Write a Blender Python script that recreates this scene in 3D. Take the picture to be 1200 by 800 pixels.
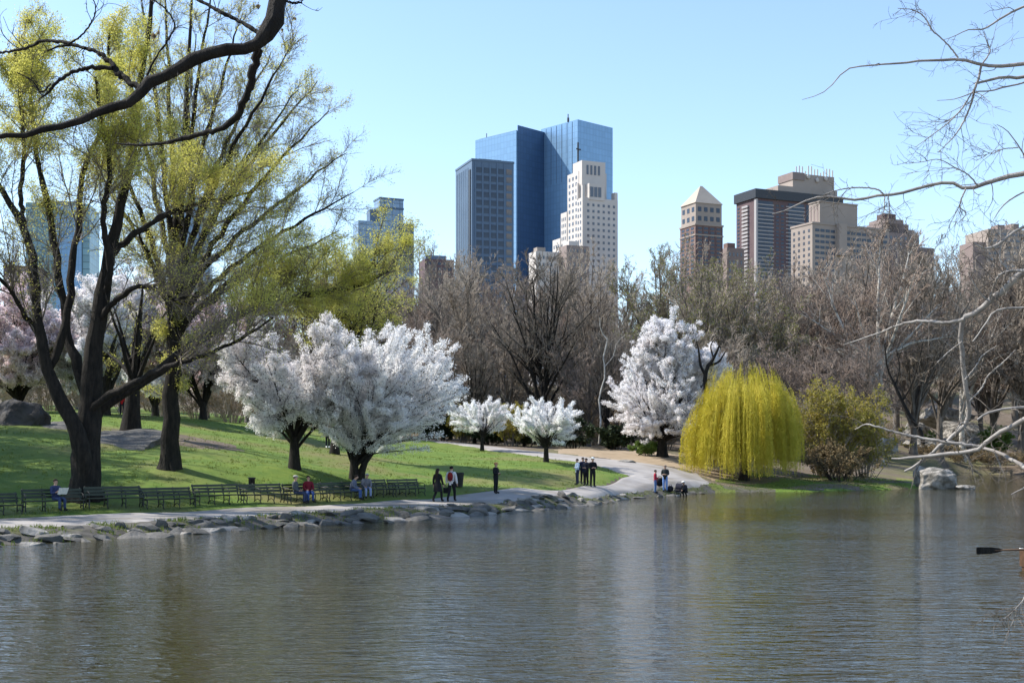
import bpy, math, random
import numpy as np
from mathutils import Vector, Matrix

for o in list(bpy.data.objects):
    bpy.data.objects.remove(o, do_unlink=True)
SC = bpy.context.scene
COL = SC.collection
PI = math.pi

# ------------------------------------------------------------------ camera, sky, sun, exposure
F, HZ, EYE = 1500.0, 530.0, 2.95          # focal length and horizon row in photo pixels (1200 x 800), eye height over the water
cam_d = bpy.data.cameras.new('camera')
cam = bpy.data.objects.new('camera', cam_d)
COL.objects.link(cam)
cam.location = (0, 0, EYE)
cam.rotation_euler = (PI / 2, 0, 0)
cam_d.sensor_width = 36
cam_d.lens = 36 * F / 1200
cam_d.shift_y = (HZ - 400) / 1200
cam_d.clip_start, cam_d.clip_end = 0.2, 6000
SC.camera = cam

SUN_EL, SUN_AZ = math.radians(47), math.radians(-77)      # azimuth from +Y towards +X: the sun stands left of and beyond the pond
SUN_DIR = Vector((math.sin(SUN_AZ) * math.cos(SUN_EL), math.cos(SUN_AZ) * math.cos(SUN_EL), math.sin(SUN_EL)))
world = bpy.data.worlds.new('World')
SC.world = world
world.use_nodes = True
wn = world.node_tree.nodes
sky = wn.new('ShaderNodeTexSky')
sky.sky_type = 'NISHITA'
sky.sun_disc = False
sky.sun_elevation = SUN_EL
sky.sun_rotation = SUN_AZ
sky.air_density, sky.dust_density, sky.ozone_density = 1.0, 0.35, 1.9
bgn = wn['Background']
world.node_tree.links.new(sky.outputs[0], bgn.inputs[0])
bgn.inputs[1].default_value = 0.142
sun_d = bpy.data.lights.new('sun', 'SUN')
sun_d.energy, sun_d.angle, sun_d.color = 4.0, math.radians(0.55), (1, 0.95, 0.86)
sun = bpy.data.objects.new('sun', sun_d)
COL.objects.link(sun)
sun.rotation_euler = SUN_DIR.to_track_quat('Z', 'Y').to_euler()
SC.view_settings.view_transform = 'Standard'
SC.view_settings.look = 'None'
SC.view_settings.exposure = 0.95
SC.view_settings.gamma = 1
SC.view_settings.use_curve_mapping = False
SC.cycles.max_bounces = 6
SC.cycles.transparent_max_bounces = 8
SC.cycles.use_denoising = True


def at(px, py, d):
    """the point seen at photo pixel (px, py) at distance d along the view axis"""
    return Vector(((px - 600) / F * d, d, EYE - (py - HZ) / F * d))


def xy(px, d):
    return ((px - 600) / F * d, d)


# ------------------------------------------------------------------ object helpers
def tag(o, label=None, cat=None, group=None, kind=None):
    if label: o['label'] = label
    if cat: o['category'] = cat
    if group: o['group'] = group
    if kind: o['kind'] = kind
    return o


def empty(name, loc=(0, 0, 0), rz=0.0, label=None, cat=None, group=None):
    o = bpy.data.objects.new(name, None)
    o.empty_display_size = 0.3
    COL.objects.link(o)
    o.location = loc
    o.rotation_euler = (0, 0, rz)
    return tag(o, label, cat, group)


def mesh_np(name, V, faces, smooth=False):
    """faces: list of int arrays (n, k)"""
    me = bpy.data.meshes.new(name)
    V = np.asarray(V, dtype=np.float32)
    me.vertices.add(len(V))
    me.vertices.foreach_set('co', V.ravel())
    faces = [np.asarray(f, dtype=np.int32) for f in faces if len(f)]
    loops = np.concatenate([f.ravel() for f in faces])
    tot = np.concatenate([np.full(len(f), f.shape[1], dtype=np.int32) for f in faces])
    start = np.concatenate([[0], np.cumsum(tot)[:-1]]).astype(np.int32)
    me.loops.add(len(loops))
    me.loops.foreach_set('vertex_index', loops)
    me.polygons.add(len(tot))
    me.polygons.foreach_set('loop_start', start)
    me.update(calc_edges=True)
    me.validate()
    if smooth:
        me.shade_smooth()
    else:
        me.shade_flat()
    return me


def link(name, me, mat=None, parent=None):
    o = bpy.data.objects.new(name, me)
    COL.objects.link(o)
    if mat is not None and len(me.materials) == 0:
        me.materials.append(mat)
    if parent is not None:
        o.parent = parent
    return o


class Geo:
    """collects vertices and faces for ONE mesh"""
    def __init__(s):
        s.V, s.Fs, s.n = [], [], 0

    def add(s, V, *faces):
        V = np.asarray(V, dtype=np.float64).reshape(-1, 3)
        s.V.append(V)
        for f in faces:
            f = np.asarray(f, dtype=np.int64)
            if len(f):
                s.Fs.append(f + s.n)
        s.n += len(V)
        return s

    def box(s, x0, x1, y0, y1, z0, z1, M=None):
        V = np.array([[x, y, z] for z in (z0, z1) for y in (y0, y1) for x in (x0, x1)], float)
        if M is not None:
            V = V @ np.array(M.to_3x3()).T + np.array(M.translation)
        return s.add(V, [[0, 2, 3, 1], [4, 5, 7, 6], [0, 1, 5, 4], [2, 6, 7, 3], [0, 4, 6, 2], [1, 3, 7, 5]])

    def bar(s, a, b, r, sides=6, r2=None):
        P = np.array([[a, b]], float)
        V, Q = tubes(P, np.array([[r, r if r2 is None else r2]]), sides)
        k = sides
        return s.add(V, Q, [list(range(k))[::-1]], [list(range(k, 2 * k))])

    def tube(s, pts, rr, sides=6):
        P = np.array([pts], float)
        R = np.full(P.shape[:2], rr) if np.isscalar(rr) else np.array([rr], float)
        V, Q = tubes(P, R, sides)
        k, n = sides, len(V)
        return s.add(V, Q, [list(range(k))[::-1]], [list(range(n - k, n))])

    def ball(s, c, r, nu=10, nv=6):
        rx, ry, rz = (r, r, r) if np.isscalar(r) else r
        u = np.linspace(0, 2 * PI, nu, endpoint=False)
        V = [[c[0], c[1], c[2] - rz]]
        for j in range(1, nv):
            t = -PI / 2 + PI * j / nv
            for a in u:
                V.append([c[0] + rx * math.cos(t) * math.cos(a), c[1] + ry * math.cos(t) * math.sin(a), c[2] + rz * math.sin(t)])
        V.append([c[0], c[1], c[2] + rz])
        Q, T = [], []
        for j in range(nv - 2):
            for i in range(nu):
                a, b = 1 + j * nu + i, 1 + j * nu + (i + 1) % nu
                Q.append([a, b, b + nu, a + nu])
        top = len(V) - 1
        for i in range(nu):
            T.append([0, 1 + (i + 1) % nu, 1 + i])
            T.append([top, top - nu + i, top - nu + (i + 1) % nu])
        return s.add(V, *( [Q] if Q else [] ), T)

    def mesh(s, name, smooth=False):
        return mesh_np(name, np.concatenate(s.V), s.Fs, smooth)

    def obj(s, name, mat, parent=None, smooth=False):
        return link(name, s.mesh(name, smooth), mat, parent)


def nrm(a):
    return a / np.maximum(np.linalg.norm(a, axis=-1, keepdims=True), 1e-9)


def tubes(P, R, S):
    """P (n, K, 3), R (n, K) -> tube vertices and quads with S sides"""
    n, K, _ = P.shape
    T = nrm(np.gradient(P, axis=1))
    mean = nrm(P[:, -1] - P[:, 0])
    ref = np.zeros((n, 3))
    ref[np.arange(n), np.argmin(np.abs(mean), axis=1)] = 1
    N = nrm(np.cross(T, ref[:, None, :]))
    B = np.cross(T, N)
    a = np.arange(S) * 2 * PI / S
    V = P[:, :, None, :] + R[:, :, None, None] * (np.cos(a)[None, None, :, None] * N[:, :, None, :] + np.sin(a)[None, None, :, None] * B[:, :, None, :])
    i = np.arange(n)[:, None, None] * K * S
    k = np.arange(K - 1)[None, :, None] * S
    j = np.arange(S)[None, None, :]
    j2 = (j + 1) % S
    Q = np.stack([i + k + j, i + k + j2, i + k + S + j2, i + k + S + j], axis=-1).reshape(-1, 4)
    return V.reshape(-1, 3), Q


# ------------------------------------------------------------------ materials
def mat(name, rgb, rough=0.8, rgb2=None, scale=3.0, detail=4.0, bump=0.0, bscale=None, spec=0.3, metal=0.0, transl=0.0, ramp=(0.35, 0.65), stretch=(1, 1, 1), rgb3=None, scale3=0.4):
    m = bpy.data.materials.new(name)
    m.use_nodes = True
    nt = m.node_tree
    b = nt.nodes['Principled BSDF']
    b.inputs['Roughness'].default_value = rough
    b.inputs['Metallic'].default_value = metal
    b.inputs['Specular IOR Level'].default_value = spec
    b.inputs['Base Color'].default_value = (*rgb, 1)
    tc = nt.nodes.new('ShaderNodeTexCoord')
    mp = nt.nodes.new('ShaderNodeMapping')
    mp.inputs['Scale'].default_value = stretch
    nt.links.new(tc.outputs['Object'], mp.inputs[0])
    colout = None
    if rgb2 is not None:
        nz = nt.nodes.new('ShaderNodeTexNoise')
        nz.inputs['Scale'].default_value = scale
        nz.inputs['Detail'].default_value = detail
        nz.inputs['Roughness'].default_value = 0.65
        nt.links.new(mp.outputs[0], nz.inputs['Vector'])
        r = nt.nodes.new('ShaderNodeValToRGB')
        r.color_ramp.elements[0].position, r.color_ramp.elements[1].position = ramp
        r.color_ramp.elements[0].color = (*rgb, 1)
        r.color_ramp.elements[1].color = (*rgb2, 1)
        nt.links.new(nz.outputs[0], r.inputs[0])
        colout = r.outputs[0]
        if rgb3 is not None:
            n3 = nt.nodes.new('ShaderNodeTexNoise')
            n3.inputs['Scale'].default_value = scale3
            n3.inputs['Detail'].default_value = 5
            nt.links.new(mp.outputs[0], n3.inputs['Vector'])
            r3 = nt.nodes.new('ShaderNodeValToRGB')
            r3.color_ramp.elements[0].position, r3.color_ramp.elements[1].position = 0.48, 0.66
            nt.links.new(n3.outputs[0], r3.inputs[0])
            mx = nt.nodes.new('ShaderNodeMix')
            mx.data_type = 'RGBA'
            nt.links.new(r3.outputs[0], mx.inputs[0])
            nt.links.new(colout, mx.inputs[6])
            mx.inputs[7].default_value = (*rgb3, 1)
            colout = mx.outputs[2]
        nt.links.new(colout, b.inputs['Base Color'])
    if bump:
        bz = nt.nodes.new('ShaderNodeTexNoise')
        bz.inputs['Scale'].default_value = bscale or scale * 3
        bz.inputs['Detail'].default_value = 6
        bz.inputs['Roughness'].default_value = 0.7
        nt.links.new(mp.outputs[0], bz.inputs['Vector'])
        bp = nt.nodes.new('ShaderNodeBump')
        bp.inputs['Strength'].default_value = 1.0
        bp.inputs['Distance'].default_value = bump
        nt.links.new(bz.outputs[0], bp.inputs['Height'])
        nt.links.new(bp.outputs[0], b.inputs['Normal'])
    if transl:
        t = nt.nodes.new('ShaderNodeBsdfTranslucent')
        if colout is not None:
            nt.links.new(colout, t.inputs[0])
        else:
            t.inputs[0].default_value = (*rgb, 1)
        mix = nt.nodes.new('ShaderNodeMixShader')
        mix.inputs[0].default_value = transl
        nt.links.new(b.outputs[0], mix.inputs[1])
        nt.links.new(t.outputs[0], mix.inputs[2])
        nt.links.new(mix.outputs[0], nt.nodes['Material Output'].inputs[0])
    return m


M = {}
M['bark_dark'] = mat('bark_dark', (0.007, 0.006, 0.005), 0.9, (0.030, 0.024, 0.019), 7, detail=8, bump=0.14, bscale=8, stretch=(1, 1, 0.25))
M['bark'] = mat('bark', (0.085, 0.07, 0.057), 0.9, (0.18, 0.155, 0.13), 4, bump=0.04, bscale=8, stretch=(1, 1, 0.3))
M['bark_grey'] = mat('bark_grey', (0.12, 0.10, 0.085), 0.9, (0.23, 0.20, 0.175), 3, bump=0.02)
M['twig'] = mat('twig', (0.25, 0.205, 0.165), 0.9, (0.38, 0.325, 0.265), 0.35)
M['twig_brown'] = mat('twig_brown', (0.12, 0.10, 0.08), 0.9, (0.20, 0.17, 0.14), 0.5)
M['twig_grey'] = mat('twig_grey', (0.15, 0.135, 0.125), 0.9, (0.22, 0.20, 0.185), 0.5)
M['twig_red'] = mat('twig_red', (0.235, 0.175, 0.14), 0.9, (0.34, 0.27, 0.22), 0.35)
M['twig_dark'] = mat('twig_dark', (0.028, 0.022, 0.018), 0.9, (0.055, 0.045, 0.036), 0.5)
M['bark_pale'] = mat('bark_pale', (0.48, 0.45, 0.40), 0.8, (0.17, 0.145, 0.12), 1.6, ramp=(0.5, 0.62), bump=0.01)
M['blossom'] = mat('blossom', (0.93, 0.93, 0.92), 0.7, (0.89, 0.87, 0.87), 0.8, transl=0.5)
M['blossom_pink'] = mat('blossom_pink', (0.90, 0.81, 0.81), 0.7, (0.85, 0.71, 0.72), 0.6, transl=0.5)
M['blossom_pale'] = mat('blossom_pale', (0.92, 0.91, 0.905), 0.7, (0.87, 0.83, 0.83), 0.6, transl=0.4)
M['bud'] = mat('bud', (0.50, 0.50, 0.10), 0.6, (0.66, 0.62, 0.18), 0.7, transl=0.6)
M['bud_green'] = mat('bud_green', (0.16, 0.18, 0.045), 0.6, (0.26, 0.26, 0.07), 0.6, transl=0.4)
M['bud_red'] = mat('bud_red', (0.28, 0.12, 0.09), 0.7, (0.36, 0.20, 0.15), 0.6, transl=0.3)
M['willow'] = mat('willow', (0.52, 0.47, 0.045), 0.6, (0.70, 0.61, 0.10), 1.6, transl=0.45)
M['shrub'] = mat('shrub', (0.26, 0.24, 0.04), 0.7, (0.38, 0.31, 0.07), 1.2, transl=0.4)
M['shrub_brown'] = mat('shrub_brown', (0.17, 0.125, 0.07), 0.8, (0.26, 0.20, 0.10), 1.2, transl=0.3)
M['evergreen'] = mat('evergreen', (0.018, 0.03, 0.012), 0.6, (0.04, 0.06, 0.02), 1.5, transl=0.2)
M['green_leaf'] = mat('green_leaf', (0.10, 0.17, 0.03), 0.6, (0.16, 0.24, 0.05), 1.5, transl=0.4)
M['rock'] = mat('rock', (0.17, 0.16, 0.145), 0.85, (0.085, 0.08, 0.07), 1.6, detail=9, bump=0.14, bscale=3, rgb3=(0.10, 0.095, 0.085), scale3=1.1)
M['rock_pale'] = mat('rock_pale', (0.36, 0.335, 0.30), 0.85, (0.20, 0.185, 0.165), 1.8, detail=9, bump=0.16, bscale=2.6, rgb3=(0.11, 0.105, 0.09), scale3=1.6)
M['bank_soil'] = mat('bank_soil', (0.055, 0.05, 0.042), 0.95, (0.125, 0.115, 0.10), 2.2, detail=10, bump=0.10, bscale=2.5, rgb3=(0.08, 0.085, 0.03), scale3=0.5)
M['rock_dark'] = mat('rock_dark', (0.035, 0.032, 0.032), 0.85, (0.08, 0.074, 0.07), 1.2, bump=0.08, bscale=3)
M['path'] = mat('path', (0.36, 0.335, 0.315), 0.9, (0.26, 0.24, 0.225), 0.5, detail=10, bump=0.006, bscale=20, rgb3=(0.22, 0.195, 0.165), scale3=0.35)
M['lawn'] = mat('lawn', (0.07, 0.135, 0.014), 0.9, (0.135, 0.19, 0.025), 0.8, detail=10, bump=0.06, bscale=9, rgb3=(0.165, 0.155, 0.05), scale3=0.16)
M['ground'] = mat('ground', (0.10, 0.078, 0.056), 0.95, (0.16, 0.125, 0.095), 1.1, detail=8, bump=0.06, bscale=6, rgb3=(0.13, 0.125, 0.05), scale3=0.12)
M['dirt'] = mat('dirt', (0.34, 0.26, 0.18), 0.95, (0.25, 0.19, 0.12), 0.8, detail=8, bump=0.03, bscale=8)
M['grass'] = mat('grass', (0.11, 0.16, 0.025), 0.8, (0.17, 0.20, 0.04), 0.6, transl=0.35)
M['bench_wood'] = mat('bench_wood', (0.012, 0.022, 0.014), 0.5, (0.022, 0.036, 0.022), 5, spec=0.5)
M['iron'] = mat('iron', (0.012, 0.013, 0.012), 0.5, spec=0.5)
M['wood'] = mat('wood', (0.10, 0.055, 0.03), 0.5, (0.06, 0.035, 0.02), 4, stretch=(6, 1, 1))
M['white_paint'] = mat('white_paint', (0.7, 0.7, 0.68), 0.5)
M['skin'] = mat('skin', (0.50, 0.31, 0.22), 0.6)
M['eye'] = mat('eye', (0.03, 0.02, 0.02), 0.3)
M['paper'] = mat('paper', (0.75, 0.74, 0.70), 0.9, (0.55, 0.55, 0.53), 25)


def cloth(rgb):
    k = 'cloth_%d_%d_%d' % tuple(int(c * 255) for c in rgb)
    if k not in M:
        M[k] = mat(k, rgb, 0.9, tuple(min(1, c * 1.35) for c in rgb), 9, spec=0.2)
    return M[k]


# the pond: dark water, wind ripples running across the view
def water_material():
    m = bpy.data.materials.new('water')
    m.use_nodes = True
    nt = m.node_tree
    b = nt.nodes['Principled BSDF']
    b.inputs['Base Color'].default_value = (0.034, 0.030, 0.012, 1)
    b.inputs['Roughness'].default_value = 0.05
    b.inputs['IOR'].default_value = 1.333
    b.inputs['Specular IOR Level'].default_value = 0.5
    tc = nt.nodes.new('ShaderNodeTexCoord')

    def noise(sx, sy, detail, dist):
        mp = nt.nodes.new('ShaderNodeMapping')
        mp.inputs['Scale'].default_value = (sx, sy, 1)
        mp.inputs['Rotation'].default_value = (0, 0, 0.12)
        nt.links.new(tc.outputs['Object'], mp.inputs[0])
        n = nt.nodes.new('ShaderNodeTexNoise')
        n.inputs['Scale'].default_value = 1
        n.inputs['Detail'].default_value = detail
        n.inputs['Distortion'].default_value = dist
        nt.links.new(mp.outputs[0], n.inputs['Vector'])
        return n.outputs[0]

    def math_(op, a, b_):
        n = nt.nodes.new('ShaderNodeMath')
        n.operation = op
        for k, v in enumerate((a, b_)):
            if isinstance(v, (int, float)):
                n.inputs[k].default_value = v
            else:
                nt.links.new(v, n.inputs[k])
        return n.outputs[0]
    fine = noise(3.0, 7.0, 3, 0.5)
    mid = noise(1.05, 3.1, 3, 0.8)
    gust = noise(0.05, 0.09, 3, 0.5)
    g = math_('MULTIPLY_ADD', gust, 2.6)
    nt.nodes[-1].inputs[2].default_value = -0.8
    nt.nodes[-1].use_clamp = False
    g = math_('MAXIMUM', g, 0.12)
    h = math_('ADD', math_('MULTIPLY', math_('MULTIPLY', fine, 0.034), g), math_('MULTIPLY', math_('MULTIPLY', mid, math_('ADD', math_('MULTIPLY', g, .6), .5)), 0.060))
    bp = nt.nodes.new('ShaderNodeBump')
    bp.inputs['Strength'].default_value = 1.0
    bp.inputs['Distance'].default_value = 1.0
    nt.links.new(h, bp.inputs['Height'])
    nt.links.new(bp.outputs[0], b.inputs['Normal'])
    return m


M['water'] = water_material()

# ------------------------------------------------------------------ terrain
SHORE = [(-700, 30), (-300, 35.5), (0, 40.2), (100, 42.5), (200, 45.6), (300, 49.2), (400, 52.7), (470, 54.6), (500, 56.0), (545, 59), (600, 62.3), (640, 66), (700, 72.5),
         (740, 80.5), (800, 88.5), (830, 93), (860, 95), (950, 95.5), (1000, 98), (1050, 102), (1085, 106), (1098, 125), (1105, 150), (1120, 168), (1160, 172), (1210, 170), (1300, 165)]
POND = np.array([xy(*p) for p in SHORE] + [(120, 150), (120, 11), (30, 10.5), (5, 11.5), (-20, 10), (-60, 11)])


def shore_dist(X, Y):
    """signed distance to the pond's edge, positive on land"""
    A, B = POND, np.roll(POND, -1, axis=0)
    best = np.full(X.shape, 1e9)
    inside = np.zeros(X.shape, bool)
    for a, b in zip(A, B):
        d = b - a
        L = (d ** 2).sum()
        t = np.clip(((X - a[0]) * d[0] + (Y - a[1]) * d[1]) / L, 0, 1)
        best = np.minimum(best, np.hypot(X - a[0] - t * d[0], Y - a[1] - t * d[1]))
        c = ((a[1] > Y) != (b[1] > Y))
        with np.errstate(divide='ignore', invalid='ignore'):
            inside ^= c & (X < (b[0] - a[0]) * (Y - a[1]) / (b[1] - a[1]) + a[0])
    return np.where(inside, -best, best)


CTRL = [  # photo column, distance, height
    (-700, 34, .4), (-300, 38, .4), (-300, 47, .5), (-300, 62, 2.6), (-300, 85, 6.0), (-700, 60, 4),
    (0, 43.5, .38), (0, 51, .40), (0, 54, .62), (0, 58, 1.4), (0, 66, 3.0), (0, 75, 4.5), (0, 82, 5.3), (0, 110, 6.4), (0, 140, 8),
    (100, 46, .38), (100, 52, .45), (100, 54.5, .85), (100, 62, 2.1), (100, 78, 4.5),
    (200, 49, .4), (200, 55, .42), (200, 63, 2.2), (200, 75, 3.7), (230, 96, 5.5), (230, 130, 6.4),
    (345, 53.5, .42), (345, 60, .45), (345, 68, 2.1), (345, 85, 3.4), (390, 90, 3.0), (400, 110, 4.2),
    (418, 57, .45), (418, 63, .47), (418, 70, 1.45), (500, 61, .45), (500, 67, .5), (500, 77, 1.4), (500, 98, 2.6), (500, 118, 3.7),
    (545, 121, 3.65), (565, 112, 3.1), (640, 95, 2.25), (640, 104, 2.6), (600, 67, .5), (600, 72, 1.0), (600, 84, 1.75), (728, 88, 1.25),
    (690, 76, .32), (690, 80, .8), (775, 86.5, .38), (740, 84, .4), (760, 100, 1.9), (700, 103, 2.25), (800, 111, 2.55), (810, 98, 1.05), (840, 98, .5),
    (870, 101, .5), (950, 99.5, .3), (940, 113, 1.4), (1040, 105.5, .3), (1030, 113, .7), (1000, 125, 2.0), (900, 140, 3.4), (720, 125, 3.3),
    (600, 135, 3.7), (600, 180, 5.5), (450, 150, 5.0), (800, 180, 6), (1000, 165, 4.5), (1150, 175, .7), (1150, 195, 3.4), (1120, 215, 6.5), (1250, 180, 1.5), (1250, 220, 7), (1070, 150, 1.2), (1080, 120, .6), (1050, 130, 1.6),
    (0, 260, 18), (300, 260, 17), (600, 260, 16), (900, 260, 16), (1200, 260, 18), (-400, 260, 18), (1600, 260, 18), (1600, 150, 6), (0, 200, 12), (300, 200, 11), (600, 205, 10), (900, 205, 10),
]
_cp = np.array([(*xy(p, d), z) for p, d, z in CTRL])
_D = np.hypot(_cp[:, None, 0] - _cp[None, :, 0], _cp[:, None, 1] - _cp[None, :, 1])
_A = np.zeros((len(_cp) + 1, len(_cp) + 1))
_A[:-1, :-1] = _D
_A[:-1, -1] = _A[-1, :-1] = 1
_w = np.linalg.solve(_A, np.append(_cp[:, 2], 0))


def sstep(a, b, x):
    t = np.clip((x - a) / (b - a), 0, 1)
    return t * t * (3 - 2 * t)


def land(X, Y):
    X, Y = np.asarray(X, float), np.asarray(Y, float)
    out = np.full(X.shape, _w[-1])
    for i in range(len(_cp)):
        out = out + _w[i] * np.hypot(X - _cp[i, 0], Y - _cp[i, 1])
    out = out * (1 - sstep(270, 520, Y)) + 6 * sstep(270, 520, Y)
    near = 1 - sstep(14, 26, Y)
    return out * (1 - near) + 0.8 * near


def height(X, Y):
    X, Y = np.asarray(X, float), np.asarray(Y, float)
    sd = shore_dist(X, Y)
    L = np.maximum(land(X, Y), 0.12)
    w = 1.7
    return np.where(sd < 0, -0.9 * sstep(0, 2.5, -sd) - 0.12, -0.12 + (L + 0.12) * sstep(-0.15, w, sd))


def gz(x, y):
    return float(height(np.array([x]), np.array([y]))[0])


def on_ground(px, d, dz=0.0):
    x, y = xy(px, d)
    return Vector((x, y, gz(x, y) + dz))


def poly_inside(poly, X, Y):
    inside = np.zeros(X.shape, bool)
    B = np.roll(poly, -1, axis=0)
    for a, b in zip(poly, B):
        c = ((a[1] > Y) != (b[1] > Y))
        with np.errstate(divide='ignore', invalid='ignore'):
            inside ^= c & (X < (b[0] - a[0]) * (Y - a[1]) / (b[1] - a[1]) + a[0])
    return inside


def smooth_line(pts, n):
    """centripetal spline through pts (first three columns set the spacing), n samples"""
    P = np.array(pts, float)
    dt = np.maximum(np.sqrt(np.linalg.norm(np.diff(P[:, :3], axis=0), axis=1)), 1e-4)
    T = np.concatenate([[0], np.cumsum(dt)])
    s = np.diff(P, axis=0) / dt[:, None]
    m = np.vstack([s[:1], (s[:-1] * dt[1:, None] + s[1:] * dt[:-1, None]) / (dt[1:] + dt[:-1])[:, None], s[-1:]])
    t = np.linspace(0, T[-1] * (1 - 1e-9), n)
    i = np.clip(np.searchsorted(T, t, side='right') - 1, 0, len(dt) - 1)
    h = dt[i][:, None]
    f = ((t - T[i]) / dt[i])[:, None]
    return (2 * f ** 3 - 3 * f ** 2 + 1) * P[i] + (f ** 3 - 2 * f ** 2 + f) * h * m[i] + (3 * f ** 2 - 2 * f ** 3) * P[i + 1] + (f ** 3 - f ** 2) * h * m[i + 1]


PATH_A = ([(-300, 38.8), (0, 43.6), (150, 47.4), (250, 50.3), (360, 54.3), (450, 58.6), (520, 61.4), (600, 66.2), (690, 75.6), (740, 83.6), (790, 90), (832, 95.8)],
          [(-300, 45), (0, 50.2), (150, 53.2), (250, 56), (360, 60), (450, 64.5), (505, 67.5), (600, 72.2), (690, 81.5), (728, 88), (760, 98), (815, 103)])
PATH_B = ([(745, 90.5), (733, 91.5), (700, 96.5), (655, 101), (600, 108.5), (545, 119), (480, 131), (420, 142)],
          [(835, 98.5), (800, 103), (760, 105), (700, 107), (655, 111), (600, 117.5), (545, 126.5), (480, 139), (420, 151)])


def strip_lines(spec, n):
    return smooth_line([xy(*p) for p in spec[0]], n), smooth_line([xy(*p) for p in spec[1]], n)


_pa, _pb = strip_lines(PATH_A, 140), strip_lines(PATH_B, 90)
POLY_A = np.vstack([_pa[0], _pa[1][::-1]])
POLY_B = np.vstack([_pb[0], _pb[1][::-1]])
LAWN = np.array([xy(*p) for p in [(-700, 40), (-300, 44.5), (0, 49.8), (150, 52.8), (250, 55.5), (360, 59.5), (450, 64), (505, 67), (600, 72), (690, 81.2), (728, 88.2), (738, 90.5), (722, 95), (690, 99), (655, 102), (600, 109.5), (545, 120),
                               (480, 132), (420, 143), (300, 170), (100, 170), (-300, 115), (-700, 110)]])
BANK = np.array([xy(*p) for p in [(832, 93), (870, 95), (950, 95), (1000, 97.5), (1050, 101), (1090, 105), (1080, 118), (1000, 111), (940, 109), (880, 107), (840, 101)]])
VERGE = np.array([xy(*p) for p in [(-700, 29), (-300, 34), (0, 39), (200, 44), (400, 51.5), (500, 55), (600, 61.5), (640, 65), (700, 71.5), (740, 79), (832, 92), (836, 97), (790, 91), (740, 84.5), (690, 76.5), (600, 67), (520, 62.5), (450, 59.6), (360, 55.3), (250, 51.3), (150, 48.4), (0, 44.6), (-300, 40), (-700, 34)]])
DIRT = np.array([xy(*p) for p in [(655, 111), (700, 107), (760, 105), (800, 104), (838, 99), (860, 104), (820, 112), (770, 122), (700, 126), (650, 122)]])

s_cols = np.concatenate([np.linspace(-2.2, -0.47, 40, endpoint=False), np.linspace(-0.47, 0.47, 300), np.linspace(0.48, 2.2, 40)])
d_rows = np.concatenate([np.linspace(-25, 10, 8, endpoint=False), np.linspace(10, 36, 26, endpoint=False), np.arange(36, 130, 0.45), np.arange(130, 280, 3), np.geomspace(280, 4500, 22)])
SS, DD = np.meshgrid(s_cols, d_rows)
GX = SS * np.maximum(DD, 30)
GY = DD
sd_g = shore_dist(GX, GY)
GZ = height(GX, GY)
rngG = np.random.default_rng(3)


def fuzz(X, Y, sc=1.0):
    return (np.sin(X * 1.31 * sc + 1.7 * np.sin(Y * .73 * sc)) + np.sin(Y * 1.17 * sc + 2.1 * np.sin(X * .61 * sc) + 1.3)) * 0.5


onland = sd_g > 1.0
GZ = GZ + np.where(onland, 0.05 * fuzz(GX, GY, .8) * np.clip((sd_g - 1) / 3, 0, 1), 0)
in_path = poly_inside(POLY_A, GX, GY) | poly_inside(POLY_B, GX, GY)
GZ = np.where(in_path, GZ - 0.10, GZ)
ncol = len(s_cols)
nrow = len(d_rows)
idx = (np.arange(nrow - 1)[:, None] * ncol + np.arange(ncol - 1)[None, :])
quads = np.stack([idx, idx + 1, idx + ncol + 1, idx + ncol], -1).reshape(-1, 4)
cx, cy = GX.ravel()[quads].mean(1), GY.ravel()[quads].mean(1)
lawn_m = poly_inside(LAWN, cx, cy)
bank_m = poly_inside(BANK, cx + .5 * fuzz(cx, cy), cy + .5 * fuzz(cy, cx)) & (fuzz(cx * .8, cy, .9) > .0)
LITTER_SHADE = np.array([xy(*p) for p in [(135, 77), (165, 75), (205, 72.5), (250, 73), (290, 75), (280, 77), (235, 78), (165, 81)]])  # brown patch: leaf litter with the tree shadow coloured in
litter_shade_m = poly_inside(LITTER_SHADE, cx + .9 * fuzz(cx, cy, 1.1), cy + 1.2 * fuzz(cy, cx, .9))
lawn_m &= ~litter_shade_m
dirt_m = poly_inside(DIRT, cx + .6 * fuzz(cx, cy), cy + .8 * fuzz(cy, cx)) & ~lawn_m
verge_m = poly_inside(VERGE, cx, cy) | ((sd_g.ravel()[quads].mean(1) < 2.2) & (sd_g.ravel()[quads].mean(1) > -2) & (cy < 100) & (cy > 30) & ~lawn_m & ~bank_m)
GV = np.stack([GX.ravel(), GY.ravel(), GZ.ravel()], -1)


def sub_sheet(name, mask, m, kind='structure'):
    q = quads[mask]
    u, inv = np.unique(q, return_inverse=True)
    me = mesh_np(name, GV[u], [inv.reshape(-1, 4)], True)
    return tag(link(name, me, m), kind=kind)


grassy = lawn_m | bank_m
verge_m &= ~grassy
sub_sheet('bank', verge_m, M['bank_soil'])
sub_sheet('lawn', grassy, M['lawn'])
sub_sheet('bare_ground', dirt_m & ~grassy & ~verge_m, M['dirt'])
sub_sheet('ground', ~grassy & ~dirt_m & ~verge_m, M['ground'])

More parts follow.
